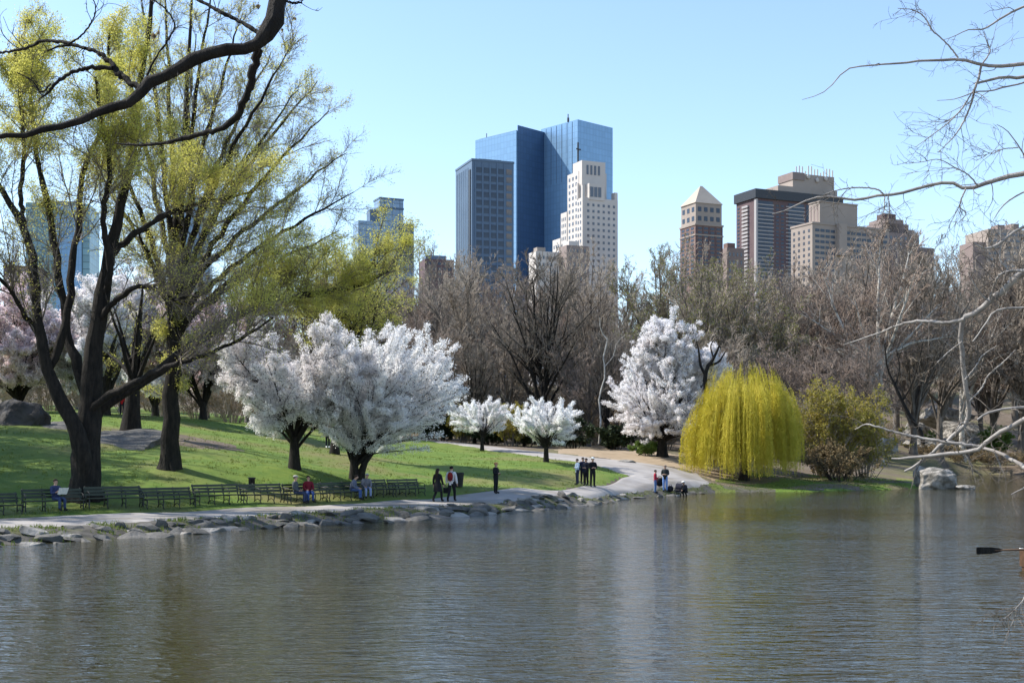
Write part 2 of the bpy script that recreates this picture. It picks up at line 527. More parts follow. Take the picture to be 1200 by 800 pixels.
g = Geo()
for (la, lb), dz in ((_pa, 0.03), (_pb, 0.045)):
    n, k = len(la), 10
    t = np.linspace(0, 1, k)[None, :, None]
    P = la[:, None, :] * (1 - t) + lb[:, None, :] * t
    X, Y = P[..., 0], P[..., 1]
    Z = height(X, Y) + dz
    Z[:, 0] -= 0.10
    Z[:, -1] -= 0.10
    i = (np.arange(n - 1)[:, None] * k + np.arange(k - 1)[None, :])
    g.add(np.stack([X, Y, Z], -1).reshape(-1, 3), np.stack([i, i + 1, i + k + 1, i + k], -1).reshape(-1, 4)[:, ::-1])
tag(g.obj('path', M['path'], None, True), kind='structure')

g = Geo().add([[-400, 5, 0], [400, 5, 0], [400, 230, 0], [-400, 230, 0]], [[0, 1, 2, 3]])
tag(g.obj('water', M['water']), kind='structure')

# ------------------------------------------------------------------ the skyline
def zat(py, d):
    return EYE + (HZ - py) * d / F


def glass_mat(name, rgb, rough=0.12, metal=0.75, cell=(1.6, 3.6), line=0.5, var=0.35):
    """curtain wall: panes with their own slight tint between thin mullions, mapped in metres on each face"""
    m = bpy.data.materials.new(name)
    m.use_nodes = True
    nt = m.node_tree
    b = nt.nodes['Principled BSDF']
    b.inputs['Roughness'].default_value = rough
    b.inputs['Metallic'].default_value = metal
    tc = nt.nodes.new('ShaderNodeTexCoord')
    sp = nt.nodes.new('ShaderNodeSeparateXYZ')
    nt.links.new(tc.outputs['Object'], sp.inputs[0])
    ad = nt.nodes.new('ShaderNodeMath')
    nt.links.new(sp.outputs[0], ad.inputs[0])
    nt.links.new(sp.outputs[1], ad.inputs[1])
    cb = nt.nodes.new('ShaderNodeCombineXYZ')
    nt.links.new(ad.outputs[0], cb.inputs[0])
    nt.links.new(sp.outputs[2], cb.inputs[1])
    br = nt.nodes.new('ShaderNodeTexBrick')
    br.offset = 0
    br.inputs['Scale'].default_value = 1
    br.inputs['Brick Width'].default_value = cell[0]
    br.inputs['Row Height'].default_value = cell[1]
    br.inputs['Mortar Size'].default_value = 0.22
    br.inputs['Color1'].default_value = (*rgb, 1)
    br.inputs['Color2'].default_value = (*[c * (1 + var) for c in rgb], 1)
    br.inputs['Mortar'].default_value = (*[c * line for c in rgb], 1)
    nt.links.new(cb.outputs[0], br.inputs['Vector'])
    nt.links.new(br.outputs[0], b.inputs['Base Color'])
    return m


M['glass_blue'] = glass_mat('glass_blue', (0.18, 0.32, 0.49), 0.36, 0.3, (3.0, 4.2), 0.88, 0.12)
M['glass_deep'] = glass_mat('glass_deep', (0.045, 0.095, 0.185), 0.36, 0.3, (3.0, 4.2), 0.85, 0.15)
M['glass_teal'] = glass_mat('glass_teal', (0.14, 0.24, 0.28), 0.35, 0.3, (6, 3.8), 0.55, 0.35)
M['glass_grey'] = glass_mat('glass_grey', (0.18, 0.26, 0.36), 0.35, 0.3, (5, 3.8), 0.6, 0.3)
M['pane'] = mat('pane', (0.09, 0.10, 0.125), 0.12, spec=0.6)
M['pane_blue'] = mat('pane_blue', (0.025, 0.04, 0.07), 0.3, (0.05, 0.075, 0.115), 0.05, spec=0.35)
M['pane_warm'] = mat('pane_warm', (0.20, 0.13, 0.08), 0.2, (0.08, 0.08, 0.09), 0.08, spec=0.6)
M['steel_blue'] = mat('steel_blue', (0.10, 0.155, 0.235), 0.6)
M['stone_cream'] = mat('stone_cream', (0.56, 0.52, 0.49), 0.85, (0.50, 0.46, 0.43), 0.08)
M['stone_tan'] = mat('stone_tan', (0.34, 0.29, 0.255), 0.9, (0.30, 0.255, 0.225), 0.08)
M['brick_brown'] = mat('brick_brown', (0.16, 0.105, 0.095), 0.9, (0.20, 0.135, 0.12), 0.1)
M['brick_grey'] = mat('brick_grey', (0.22, 0.175, 0.165), 0.9, (0.26, 0.21, 0.195), 0.1)
M['brick_dark'] = mat('brick_dark', (0.11, 0.075, 0.085), 0.9, (0.14, 0.10, 0.10), 0.1)
M['band_pale'] = mat('band_pale', (0.36, 0.34, 0.34), 0.8)
M['roof_tan'] = mat('roof_tan', (0.42, 0.36, 0.30), 0.85, (0.37, 0.315, 0.265), 0.1)
M['metal_dark'] = mat('metal_dark', (0.04, 0.045, 0.055), 0.5)
M['ante'] = mat('antenna_paint', (0.45, 0.42, 0.40), 0.6)


class Building:
    """local axes: x along the shaded front, y along the sunlit left side, z up from the street"""
    def __init__(s, name, label, cat, px, d, th=18, group=None):
        s.th = math.radians(th)
        s.d, s.cx = d, (px - 600) / F * d
        s.z0 = 5.0
        s.e = empty(name, (s.cx, d, s.z0), s.th, label, cat, group)
        s.wins = 0

    def W(s, px):                       # metres along the front to the vertical line seen at column px
        q = (px - 600) / F
        return (q * s.d - s.cx) / (math.cos(s.th) - q * math.sin(s.th))

    def D(s, px):                       # metres along the left side to column px
        q = (px - 600) / F
        return (s.cx - q * s.d) / (math.sin(s.th) + q * math.cos(s.th))

    def H(s, py, x=0, y=0):
        dd = s.d + x * math.sin(s.th) + y * math.cos(s.th)
        return zat(py, dd) - s.z0

    def part(s, name, m, *boxes):
        g = Geo()
        for b in boxes:
            g.box(*b)
        return g.obj(name, m, s.e)

    def windows(s, face, u0, u1, nu, z0, z1, nz, fw, fh, m, off=0.0, name='window', cap=100):
        """a grid of windows from the top down; the first hundred of the building are parts, what is left one mesh"""
        du, dz = (u1 - u0) / nu, (z1 - z0) / nz
        w, h = du * fw, dz * fh
        proto = None
        rest = Geo()
        for k in range(nz):
            for i in range(nu):
                c, z = u0 + (i + .5) * du, z1 - (k + .5) * dz
                if s.wins < cap:
                    if proto is None:
                        gg = Geo()
                        if face == 'front':
                            gg.box(-w / 2, w / 2, -.12, .1, -h / 2, h / 2)
                        else:
                            gg.box(-.12, .1, -w / 2, w / 2, -h / 2, h / 2)
                        proto = gg.mesh(name)
                        proto.materials.append(m)
                    o = link(name, proto, None, s.e)
                    o.location = (c, off, z) if face == 'front' else (off, c, z)
                    s.wins += 1
                elif face == 'front':
                    rest.box(c - w / 2, c + w / 2, off - .12, off + .1, z - h / 2, z + h / 2)
                else:
                    rest.box(off - .12, off + .1, c - w / 2, c + w / 2, z - h / 2, z + h / 2)
        if rest.n:
            o = rest.obj('window', m, s.e)
            o['kind'] = 'stuff'


# twin glass towers
b = Building('glass_tower', 'tall blue glass tower with a dark recessed right face, behind the gridded office slab', 'skyscraper', 605, 885, 46, 'twin blue glass towers')
D1, W1 = b.D(557), b.W(637)
b.part('facade', M['glass_blue'], (0, W1, 0.0, D1, 0, b.H(153)))
b.part('shaded_recess_facade', M['glass_deep'], (1.2, W1 + .4, -.5, -.02, 0, b.H(155, W1)))  # darker glass colour paints the shade on this recessed face
b.part('roof_parapet', M['steel_blue'], (2, W1 - 1, 2, D1 - 2, b.H(153), b.H(151.5)))
b.part('antenna', M['metal_dark'], (1.3, 1.7, D1 * .75, D1 * .75 + .4, b.H(153), b.H(147)))
b = Building('glass_tower', 'tallest blue glass tower rising right behind the stepped cream tower', 'skyscraper', 677, 880, 42, 'twin blue glass towers')
D1, W1 = b.D(634), b.W(718)
Ht = b.H(140)
b.part('facade', M['glass_blue'], (0, W1, 0, D1, 0, Ht))
for k in range(1, 7):
    b.part('mullion_fin', M['steel_blue'], (-.2, 0.03, D1 * k / 7 - .12, D1 * k / 7 + .12, Ht * .82, Ht - .6))
b.part('corner_mast', M['metal_dark'], (-.6, .5, -.6, -.05, Ht * .80, Ht * .93), (-2.2, 2.2, -.9, -.6, Ht * .907, Ht * .911))
b.part('roof_crane', M['metal_dark'], (-.4, .8, 9, 10, Ht, Ht + 3), (-.2, .4, 9.3, 9.7, Ht + 3, Ht + 5.5))

# gridded office slab
b = Building('office_tower', 'dark blue office slab with a pale window grid, left of the stepped cream tower', 'office tower', 553, 780, 20)
D1, W1, Ht = b.D(534), b.W(602), b.H(188)
b.part('wall', M['steel_blue'], (0, W1, 0, D1, 0, Ht))
b.part('parapet', M['steel_blue'], (-.3, W1 + .3, -.3, D1 + .3, Ht, Ht + 1.2))
b.part('roof_rail', M['metal_dark'], (6, W1 * .75, 4, 4.4, Ht + 1.2, Ht + 2.4))
b.part('side_dark_strip', M['metal_dark'], (-.5, .02, 2, D1 * .16, 0, Ht - 5))  # dark strip raised on the left side wall
b.windows('front', 2.2, W1 - 6, 4, Ht * .45, Ht - 3, 19, .74, .66, M['pane_blue'])
b.windows('front', W1 - 5.6, W1 - .6, 1, Ht * .45, Ht - 3, 19, .70, .66, M['pane_warm'])
for k in range(6):
    y0 = D1 * (.22 + .13 * k)
    b.part('window_strip', M['pane_blue'], (-.14, .1, y0, y0 + D1 * .085, Ht * .3, Ht - 3))
for k in range(5):
    b.part('pier', M['steel_blue'], (2.2 + k * (W1 - 8.2) / 4 - .5, 2.2 + k * (W1 - 8.2) / 4 + .5, -.35, .05, Ht * .3, Ht - .5))

# stepped cream tower
b = Building('stepped_tower', 'cream stone tower stepping back towards its top, in front of the blue glass', 'tower block', 683, 650, 25)
W1 = b.W(724)
Da, Db, Dc, Dd, De = b.D(676), b.D(669), b.D(663), b.D(656), b.D(647)
H1 = b.H(231)
b.part('wall', M['stone_cream'], (0, W1, 0, Da, 0, H1))
Wt = b.W(713)
Htop = b.H(189, 0, Da)
b.part('tower_top', M['stone_cream'], (1.2, Wt, 3.2, Db, H1 - 2, Htop))
b.part('tower_crown', M['stone_cream'], (3.5, Wt - 2.5, -0.4, 3.4, H1 - 1, b.H(214)))
b.part('shoulder', M['stone_cream'], (1.0, W1 - 3, Da + .02, Dc, 0, b.H(203, 0, Db)))
b.part('shoulder', M['stone_cream'], (.6, W1 - 2, Dc + .02, Dd, 0, b.H(248, 0, Dc)))
b.part('shoulder', M['stone_cream'], (0.3, W1 - 2, Dd + .02, De, 0, b.H(279, 0, Dd)))
b.part('buttress', M['stone_cream'], (-.4, .9, -.4, 1.0, 0, H1 + 6), (-.3, .7, Da * .8, Da * .8 + 1.2, H1, H1 + 8))
b.part('buttress', M['stone_cream'], (W1 - 1.6, W1 + .2, .5, Da * .6, H1, H1 + 4))
for k in range(4):
    x = 4.4 + k * (Wt - 8.2) / 3
    b.part('top_slot', M['pane'], (x - .55, x + .55, 3.0, 3.3, Htop - 7, Htop - 2.2))
for k in range(3):
    x = 5 + k * (Wt - 9) / 2.6
    b.part('crown_opening', M['pane'], (x - .9, x + .9, -.52, -.3, H1 + .5, b.H(218)))
b.windows('front', 1.6, W1 - .8, 6, b.H(330), H1 - 2, 13, .40, .42, M['pane'])
b.windows('left', 1.2, Da - .4, 2, b.H(330), H1 - 1, 13, .42, .5, M['pane'], 0)
b.windows('left', Da + .6, Dc - .5, 3, b.H(330), b.H(206, 0, Db), 17, .42, .5, M['pane'], 1.0)
b.windows('left', Dc + .6, Dd - .5, 3, b.H(330), b.H(252, 0, Dc), 11, .42, .5, M['pane'], .6)
b.windows('left', Dd + .6, De - .5, 3, b.H(330), b.H(284, 0, Dd), 7, .42, .5, M['pane'], .3)
# low brown blocks before it
b = Building('apartment_block', 'low brown block with a pale end, before the foot of the stepped cream tower', 'building', 664, 560, 22)
b.part('wall', M['brick_grey'], (0, b.W(690), 0, b.D(655), 0, b.H(287)))
b.part('roof_house', M['stone_cream'], (2, 7, 2, 8, b.H(287), b.H(281)))
b.windows('front', 1, b.W(690) - 1, 5, b.H(330), b.H(289), 5, .4, .45, M['pane'])
b = Building('apartment_block', 'low pale stone block showing just over the bare trees between the towers', 'building', 628, 560, 22)
b.part('wall', M['stone_cream'], (0, b.W(655), 0, 8, 0, b.H(294)))
b.part('roof_house', M['stone_tan'], (1, 5, 1, 5, b.H(294), b.H(289)))
b.windows('front', 1, b.W(655) - 1, 5, b.H(330), b.H(297), 4, .4, .45, M['pane'])

# blue stepped tower on the left, small slab next to it
b = Building('stepped_tower', 'grey blue glass tower with a narrow square top, above the yellow green leaves', 'tower block', 420, 800, 24)
W1 = b.W(485)
b.part('wall', M['glass_grey'], (0, W1, 0, 12, 0, b.H(258)))
x0, x1 = b.W(446), b.W(474)
b.part('tower_top', M['glass_grey'], (x0, x1, 2, 14, b.H(258), b.H(230)))
b.part('top_band', M['steel_blue'], (x0 - .3, x1 + .3, 1.7, 14.3, b.H(241), b.H(239)), (x0 - .3, x1 + .3, 1.7, 14.3, b.H(230), b.H(228)))
b.part('shoulder', M['steel_blue'], (x0 - 6, x0 + .5, 3, 10, b.H(258), b.H(243)))
b.part('corner_bay', M['glass_deep'], (W1 - 10, W1 - 1, -1.2, -.02, b.H(300), b.H(259)))
b = Building('office_tower', 'small dark rooftop with an aerial, left of the gridded office slab', 'building', 498, 700, 18)
b.part('wall', M['brick_dark'], (0, b.W(532), 0, 14, 0, b.H(303)))
b.part('roof_house', M['steel_blue'], (1, b.W(524), 2, 10, b.H(303), b.H(298)))
b.part('antenna', M['metal_dark'], (5.6, 6, 4, 4.4, b.H(298), b.H(291)))
b.windows('front', 1, b.W(532) - 1, 5, b.H(330), b.H(305), 4, .6, .5, M['pane_blue'])

# left edge, seen through the branches
b = Building('glass_tower', 'wide teal glass block seen through the branches of the big dark tree', 'office tower', 30, 700, 8)
b.part('facade', M['glass_teal'], (0, b.W(105), 0, 30, 0, b.H(237)))
b.part('blue_bay', M['glass_blue'], (b.W(66), b.W(96), -1, -.03, 0, b.H(240)))
b.part('roof_house', M['steel_blue'], (8, b.W(90), 4, 20, b.H(237), b.H(233)))
b = Building('apartment_block', 'purple brown block at the far left, below the teal glass block', 'building', 4, 560, 8)
b.part('wall', M['brick_grey'], (0, b.W(44), 0, 20, 0, b.H(313)))
b.part('parapet', M['brick_dark'], (-.3, b.W(44) + .3, -.3, 20.3, b.H(313), b.H(311)))
b.windows('front', 1, b.W(44) - 1, 6, b.H(372), b.H(316), 7, .4, .45, M['pane'])
b = Building('office_tower', 'slim grey blue slab half hidden by the straight trunk', 'office tower', 212, 720, 10)
b.part('facade', M['glass_grey'], (0, b.W(246), 0, 20, 0, b.H(232)))
b.part('roof_house', M['steel_blue'], (3, b.W(236), 3, 12, b.H(232), b.H(228)))

# brick tower under a pyramid
b = Building('pyramid_tower', 'brick tower with a pale pyramid roof, standing alone above the greening tree', 'tower block', 815, 600, 24)
W1, D1, Ht = b.W(847), b.D(797), b.H(237)
b.part('wall', M['brick_brown'], (0, W1, 0, D1, 0, Ht - 10))
b.part('upper_storeys', M['stone_tan'], (.35, W1 - .35, .35, D1 - .35, Ht - 10, Ht))
b.part('ledge', M['stone_tan'], (-.35, W1 + .35, -.35, D1 + .35, Ht - 10.6, Ht - 9.8), (-.3, W1 + .3, -.3, D1 + .3, Ht - 15.4, Ht - 14.8))
g = Geo()
ap = b.H(217) + 1.5
g.add([[-.1, -.1, Ht], [W1 + .1, -.1, Ht], [W1 + .1, D1 + .1, Ht], [-.1, D1 + .1, Ht], [W1 / 2 - .6, D1 / 2, ap], [W1 / 2 + .6, D1 / 2, ap]], [[3, 2, 1, 0], [0, 1, 5, 4], [2, 3, 4, 5]], [[1, 2, 5], [3, 0, 4]])
g.obj('pyramid_roof', M['roof_tan'], b.e)
b.windows('front', .8, W1 - .8, 4, Ht - 9.4, Ht - .8, 2, .55, .5, M['pane_blue'], .35)
b.windows('front', .6, W1 - .6, 4, b.H(330), Ht - 11, 14, .62, .55, M['pane_blue'])
b.windows('left', .6, D1 - .6, 3, Ht - 9.4, Ht - .8, 2, .5, .5, M['pane_blue'], .35)
b.windows('left', .6, D1 - .6, 3, b.H(330), Ht - 11, 14, .55, .55, M['pane_blue'])
g = Geo()
for k in range(5):
    x = .6 + k * (W1 - 1.2) / 4
    g.box(x - .25, x + .25, -.2, .05, 0, Ht - 11)
b_p = g.obj('pier', M['brick_dark'], b.e)

# the dark banded apartment tower
b = Building('apartment_tower', 'broad dark apartment tower with pale balcony bands and aerials on its roof house', 'apartment tower', 886, 820, 24)
W1, D1, Ht = b.W(986), b.D(863), b.H(222)
b.part('wall', M['brick_dark'], (0, W1, 0, D1, 0, Ht))
b.part('cornice', M['metal_dark'], (-1.2, W1 + .6, -1.2, D1 + 1.2, Ht - 5.5, Ht + .4))
nfl = 24
zlo = b.H(342)
for k in range(nfl):
    z = zlo + (Ht - 8 - zlo) * (k + .5) / nfl
    for (a, c) in ((.01, .20), (.34, .56), (.60, .99)):
        if k % 1 == 0:
            b.part('balcony_band', M['band_pale'], (W1 * a, W1 * c, -.55, .05, z - .40, z + .22))
b.windows('front', W1 * .215, W1 * .33, 2, zlo, Ht - 8, nfl, .55, .5, M['pane_blue'])
for (a, c) in ((.02, .19), (.37, .55), (.58, .68), (.71, .98)):
    b.part('window_strip', M['pane_blue'], (W1 * a, W1 * c, -.2, .02, zlo - 20, Ht - 7))
b.part('white_corner', M['band_pale'], (-.4, 1.0, -.7, 1.6, 0, Ht - 6))
for k in range(nfl):
    z = zlo + (Ht - 8 - zlo) * (k + .5) / nfl
    b.part('balcony', M['band_pale'], (-1.1, .05, D1 * .36, D1 * .66, z - .9, z + .5))
    if k % 1 == 0:
        b.part('side_window', M['pane_blue'], (-.14, .1, D1 * .84, D1 * .94, z - .5, z + .6))
x0, x1 = b.W(929), b.W(982)
b.part('roof_storey', M['stone_tan'], (b.W(915), W1 - 1, 3, D1 - 2, Ht + .4, b.H(213)))
b.part('roof_house', M['stone_tan'], (x0 + 3, x1, 4, D1 - 3, b.H(213), b.H(196)))
b.part('roof_house_slope', M['brick_grey'], (x0 + 2.5, x0 + 12, 3.4, D1 - 2.5, b.H(204), b.H(195)))
rg = random.Random(5)
for k in range(13):
    x = x0 + 6 + (x1 - x0 - 7) * k / 12
    h = rg.uniform(2, 6)
    b.part('antenna', M['ante'], (x - .3, x + .3, 4.2, 4.8, b.H(196) - rg.uniform(0, 4), b.H(196) + h))
for k in range(3):
    g = Geo().ball((x0 + 15 + 7 * k, 3.2, b.H(199 + 3 * (k % 2))), (1.5, .6, 1.6), 10, 6)
    g.obj('dish_aerial', M['ante'], b.e, True)
# little building in the gap
b = Building('apartment_block', 'small reddish roof in the gap between the pyramid tower and the dark apartment tower', 'building', 852, 620, 20)
b.part('wall', M['brick_grey'], (0, b.W(872), 0, b.D(847), 0, b.H(290)))
b.part('roof_house', M['brick_brown'], (.8, 5, 1, 5, b.H(290), b.H(284)))
b.windows('front', .5, b.W(872) - .5, 4, b.H(330), b.H(293), 4, .4, .45, M['pane'])

# tan block with a windowless roof house
b = Building('apartment_tower', 'tan block with a windowless square roof house, before the dark apartment tower', 'apartment tower', 952, 600, 26)
W1, D1, Ht = b.W(1042), b.D(927), b.H(262)
b.part('wall', M['stone_tan'], (0, W1, 0, D1, 0, Ht))
x0, x1 = b.W(962), b.W(1006)
b.part('roof_house', M['stone_tan'], (x0, x1, .8, D1 * .55, Ht, b.H(235)))
b.part('roof_house_cap', M['stone_tan'], (x0 - .3, x1 + .3, .5, D1 * .55 + .3, b.H(235), b.H(233.6)))
for k in range(3):
    b.part('vent_slot', M['brick_grey'], (x0 - .12, x0 + .1, 2 + k * D1 * .15, 3.1 + k * D1 * .15, Ht + 1.4, b.H(238)))
b.part('parapet', M['stone_tan'], (-.3, W1 + .3, -.3, D1 + .3, Ht, Ht + .9))
b.part('slanted_fin', M['stone_tan'], (W1 * .30, W1 * .40, -2.4, .03, Ht - 14, Ht + .9))
b.windows('front', W1 * .03, W1 * .29, 4, b.H(345), Ht - 1.5, 12, .8, .5, M['pane_blue'])
b.windows('front', W1 * .42, W1 * .98, 8, b.H(300), Ht - 1.5, 5, .8, .5, M['pane_blue'])
b.windows('left', D1 * .04, D1 * .97, 4, b.H(400), Ht - 1.5, 19, .36, .48, M['pane'])

# stepped brown block, the shoulder to its right and the slab at the right edge
b = Building('stepped_tower', 'brown apartment block with a small stepped top behind bare treetops', 'tower block', 1028, 640, 24)
b.part('wall', M['brick_grey'], (0, b.W(1077), 0, 16, 0, b.H(271)))
for (a, c, t) in ((1034, 1075, 265), (1037, 1068, 259), (1040, 1062, 254)):
    b.part('setback', M['brick_grey'], (b.W(a), b.W(c), 2, 14, b.H(272), b.H(t)))
b.part('water_tank_house', M['brick_dark'], (b.W(1043), b.W(1056), 4, 10, b.H(256), b.H(247)))
b.part('wing', M['brick_grey'], (b.W(1077), b.W(1096), 1, 14, 0, b.H(285)))
b.windows('front', 1, b.W(1077) - 1, 8, b.H(340), b.H(273), 9, .4, .45, M['pane'])
b = Building('apartment_block', 'pale banded block at the right edge of the skyline', 'building', 1158, 620, 12)
b.part('wall', M['stone_tan'], (0, b.W(1240), 0, 20, 0, b.H(268)))
b.part('roof_house', M['brick_grey'], (b.W(1172), b.W(1180), 2, 8, b.H(268), b.H(262)), (b.W(1188), b.W(1197), 2, 8, b.H(268), b.H(260)))
b.part('wing', M['brick_grey'], (b.W(1143), 0, 2, 14, 0, b.H(283)))
for k in range(9):
    z = b.H(268) - 3.1 * (k + 1)
    b.part('window_band', M['pane'], (.5, b.W(1238), -.15, .1, z, z + 1.2))

# ------------------------------------------------------------------ trees
def along(P, R, idx, t):
    """points, tangents and radii at parameters t of the polylines idx"""
    K = P.shape[1]
    f = t * (K - 1)
    i = np.minimum(f.astype(int), K - 2)
    f = (f - i)[:, None]
    a, b = P[idx, i], P[idx, i + 1]
    return a * (1 - f) + b * f, nrm(b - a), R[idx, i] * (1 - f[:, 0]) + R[idx, i + 1] * f[:, 0]


def spawn(rng, P, R, cnt, t0=0.15, t1=1.0, length=(.3, .5), ang=(30, 60), K=5, up=0.0, grav=0.0, wob=0.12, rr=0.6, rmin=0.006, taper=0.5, absolute=False, power=1.0, thin=.015):
    n = len(P)
    idx = np.repeat(np.arange(n), cnt)
    m = len(idx)
    t = t0 + (t1 - t0) * rng.random(m) ** power
    p, T, r = along(P, R, idx, np.clip(t, 0, 1))
    Lp = np.linalg.norm(np.diff(P, axis=1), axis=2).sum(1)[idx]
    L = rng.uniform(*length, m)
    if not absolute:
        L = L * Lp
    L = L * (1 - taper * t)
    a = np.radians(rng.uniform(*ang, m))
    v = nrm(np.cross(T, nrm(rng.normal(size=(m, 3)))))
    d = nrm(np.cos(a)[:, None] * T + np.sin(a)[:, None] * v + np.array([0, 0, up]))
    pts = [p]
    for k in range(K - 1):
        d = nrm(d + rng.normal(size=(m, 3)) * wob + np.array([0, 0, -grav]))
        pts.append(pts[-1] + d * (L / (K - 1))[:, None])
    P2 = np.stack(pts, 1)
    r0 = np.maximum(np.minimum(r * rr, L * thin), rmin)
    R2 = np.maximum(r0[:, None] * np.linspace(1, .35, K)[None, :], rmin * .6)
    return P2, R2


def leaf_quads(rng, P, cnt, size, jit, t0=0.1, keep=None, aspect=0.75, hang=0.0):
    n = len(P)
    idx = np.repeat(np.arange(n), cnt)
    p, T, _ = along(P, np.ones(P.shape[:2]), idx, t0 + (1 - t0) * rng.random(len(idx)))
    p = p + rng.normal(size=p.shape) * jit
    if keep is not None:
        p = p[keep(p)]
    m = len(p)
    u = nrm(rng.normal(size=(m, 3)) + np.array([0, 0, -hang]))
    v = nrm(np.cross(u, rng.normal(size=(m, 3))))
    s = size * rng.uniform(.6, 1.35, m)[:, None]
    u, v = u * s, v * s * aspect
    w = nrm(np.cross(u, v)) * s * 0.25
    V = np.stack([p - u, p + v * .9 + w, p + u, p - v * .9 + w * .6], 1).reshape(-1, 3)
    return V, np.arange(4 * m).reshape(-1, 4)


def clump(p, sc, seed=0.0):
    """smooth 3D field in about -1..1 for gaps and clumps"""
    x, y, z = p[:, 0] * sc + seed, p[:, 1] * sc - seed, p[:, 2] * sc + 2 * seed
    return (np.sin(x * 1.7 + 1.3 * np.sin(y * 1.1 + z)) + np.sin(y * 1.9 + 1.1 * np.sin(z * 1.3 + x)) + np.sin(z * 2.1 + 1.2 * np.sin(x * .9 - y))) / 2.2


def geo_tubes(groups):
    g = Geo()
    for P, R, S in groups:
        V, Q = tubes(P, R, S)
        g.add(V, Q)
    return g


def limb_curve(a, b, bend, K, rng, wob):
    """from a to b, leaving a steeply and bowing by bend"""
    a, b = np.asarray(a, float), np.asarray(b, float)
    c = a * .55 + b * .45 + bend
    t = np.linspace(0, 1, K)[:, None]
    P = (1 - t) ** 2 * a + 2 * t * (1 - t) * c + t ** 2 * b
    n = rng.normal(size=(K, 3)) * wob
    n = np.cumsum(n, 0) * np.sin(np.linspace(0, PI, K))[:, None]
    n[0] = 0
    return P + n


def auto_tree(rng, trunk, env, nl, n2, n3, n4, bow=.16, len2=(.3, .5), len3=(.3, .55), len4=(.35, .7), up2=.25, up3=.15, grav=0.0, rmin=.01, wob=.13, fork=(.45, 1.0), zmin=-.2, lr=.5, leader=True, flare=1.5, ang=(28, 60), lsides=6):
    """trunk: [(x, y, z, r), ...]; env: centre and radii of the crown. Returns the levels of polylines, local to the base"""
    tr = np.array([(*trunk[0][:2], trunk[0][2] - .8, trunk[0][3])] + list(trunk), float)
    K0 = 20
    q = smooth_line(tr, K0)
    tp, tR = q[:, :3], q[:, 3]
    tR = tR * (1 + (flare - 1) * np.exp(-np.maximum(tp[:, 2], 0) / (tr[0, 3] * 2.2)))
    tP, tR = tp[None], tR[None]
    c, r = np.array(env[:3], float), np.array(env[3:], float)
    LP, LR = [], []
    k = 0
    while k < nl:
        q = nrm(rng.normal(size=3))
        if q[2] < zmin:
            continue
        if leader and k == 0:
            q = np.array([rng.normal() * .15, rng.normal() * .15, 1.0])
        tgt = c + r * q * rng.uniform(.72, .98)
        t = fork[0] + (fork[1] - fork[0]) * rng.random()
        if leader and k == 0:
            t = 1.0
        a, _, rad = along(tP, tR, np.array([0]), np.array([t]))
        L = np.linalg.norm(tgt - a[0])
        bend = np.array([0, 0, bow * L])
        P = limb_curve(a[0], tgt, bend, 12, rng, wob * L * .05)
        r0 = rad[0] * (lr if not (leader and k == 0) else .95) * rng.uniform(.8, 1.15)
        LP.append(P)
        LR.append(np.linspace(1, .14, 12) ** .9 * r0)
        k += 1
    lP, lR = np.stack(LP), np.maximum(np.stack(LR), rmin)
    P2, R2 = spawn(rng, lP, lR, n2, .18, 1, len2, ang, 7, up2, grav, wob, .62, rmin)
    P3, R3 = spawn(rng, P2, R2, n3, .15, 1, len3, ang, 5, up3, grav, wob * 1.3, .6, rmin)
    out = [(tP, tR, 10), (lP, lR, lsides), (P2, R2, 4), (P3, R3, 3)]
    if n4:
        P4, R4 = spawn(rng, P3, R3, n4, .1, 1, len4, ang, 4, up3, grav, wob * 1.4, .7, rmin * .8)
        out.append((P4, R4, 3))
    return out


def roots(rng, r0, n=7, reach=2.3, up=1.5):
    P, R = [], []
    for k in range(n):
        a = 2 * PI * (k + rng.uniform(-.3, .3)) / n
        q = rng.uniform(.8, 1.15) * reach * r0
        t = np.linspace(0, 1, 8)
        rad = r0 * .45 + (q - r0 * .45) * t ** 1.3
        z = r0 * up * (1 - t) ** 2.2 - .75 * t ** 2
        P.append(np.stack([rad * np.cos(a + .3 * t), rad * np.sin(a + .3 * t), z], -1))
        R.append(r0 * np.linspace(.5, .16, 8))
    return np.stack(P), np.stack(R), 7


def plant(name, label, cat, base, levels, bark, twig, group=None, leaves=(), rz=0.0, twig_level=2, twig_name='twigs'):
    """leaves: [(part name, mesh V, quads, material)]"""
    root = empty(name, base, rz, label, cat, group)
    geo_tubes(levels[:twig_level]).obj('trunk', bark, root, True)
    if len(levels) > twig_level:
        geo_tubes(levels[twig_level:]).obj(twig_name, twig, root)
    for nm, V, Q, m in leaves:
        link(nm, mesh_np(nm, V, [Q]), m, root)
    return root


def copy_tree(root, loc, rz, sc, label=None, group=None):
    c = root.copy()
    COL.objects.link(c)
    c.location, c.rotation_euler, c.scale = loc, (0, 0, rz), sc
    if label: c['label'] = label
    if group: c['group'] = group
    for ch in list(root.children):
        d = ch.copy()
        COL.objects.link(d)
        d.parent = c
    return c


# ---------------- traced limbs of the trees that stand close enough to follow branch by branch
def trace(pts, d, base=(0, 0, 0), K=18, dz=0.0, pre=()):
    """pts: (px, py, radius in px); d: distance at start or (start, end); pre: world points (x, y, z, r) put before the traced ones"""
    n = len(pts)
    ds = np.linspace(d, d, n) if np.isscalar(d) else np.linspace(d[0], d[1], n)
    W = [list(q[:3]) for q in pre] + [list(at(p[0], p[1], dd)) for p, dd in zip(pts, ds)]
    rr = [q[3] for q in pre] + [p[2] * dd / F for p, dd in zip(pts, ds)]
    W = np.array(W) - np.array(base)
    q = smooth_line(np.column_stack([W, rr]), K)
    return q[:, :3], np.maximum(q[:, 3], min(rr))


def stack(tr):
    return np.stack([a for a, _ in tr]), np.stack([b for _, b in tr])


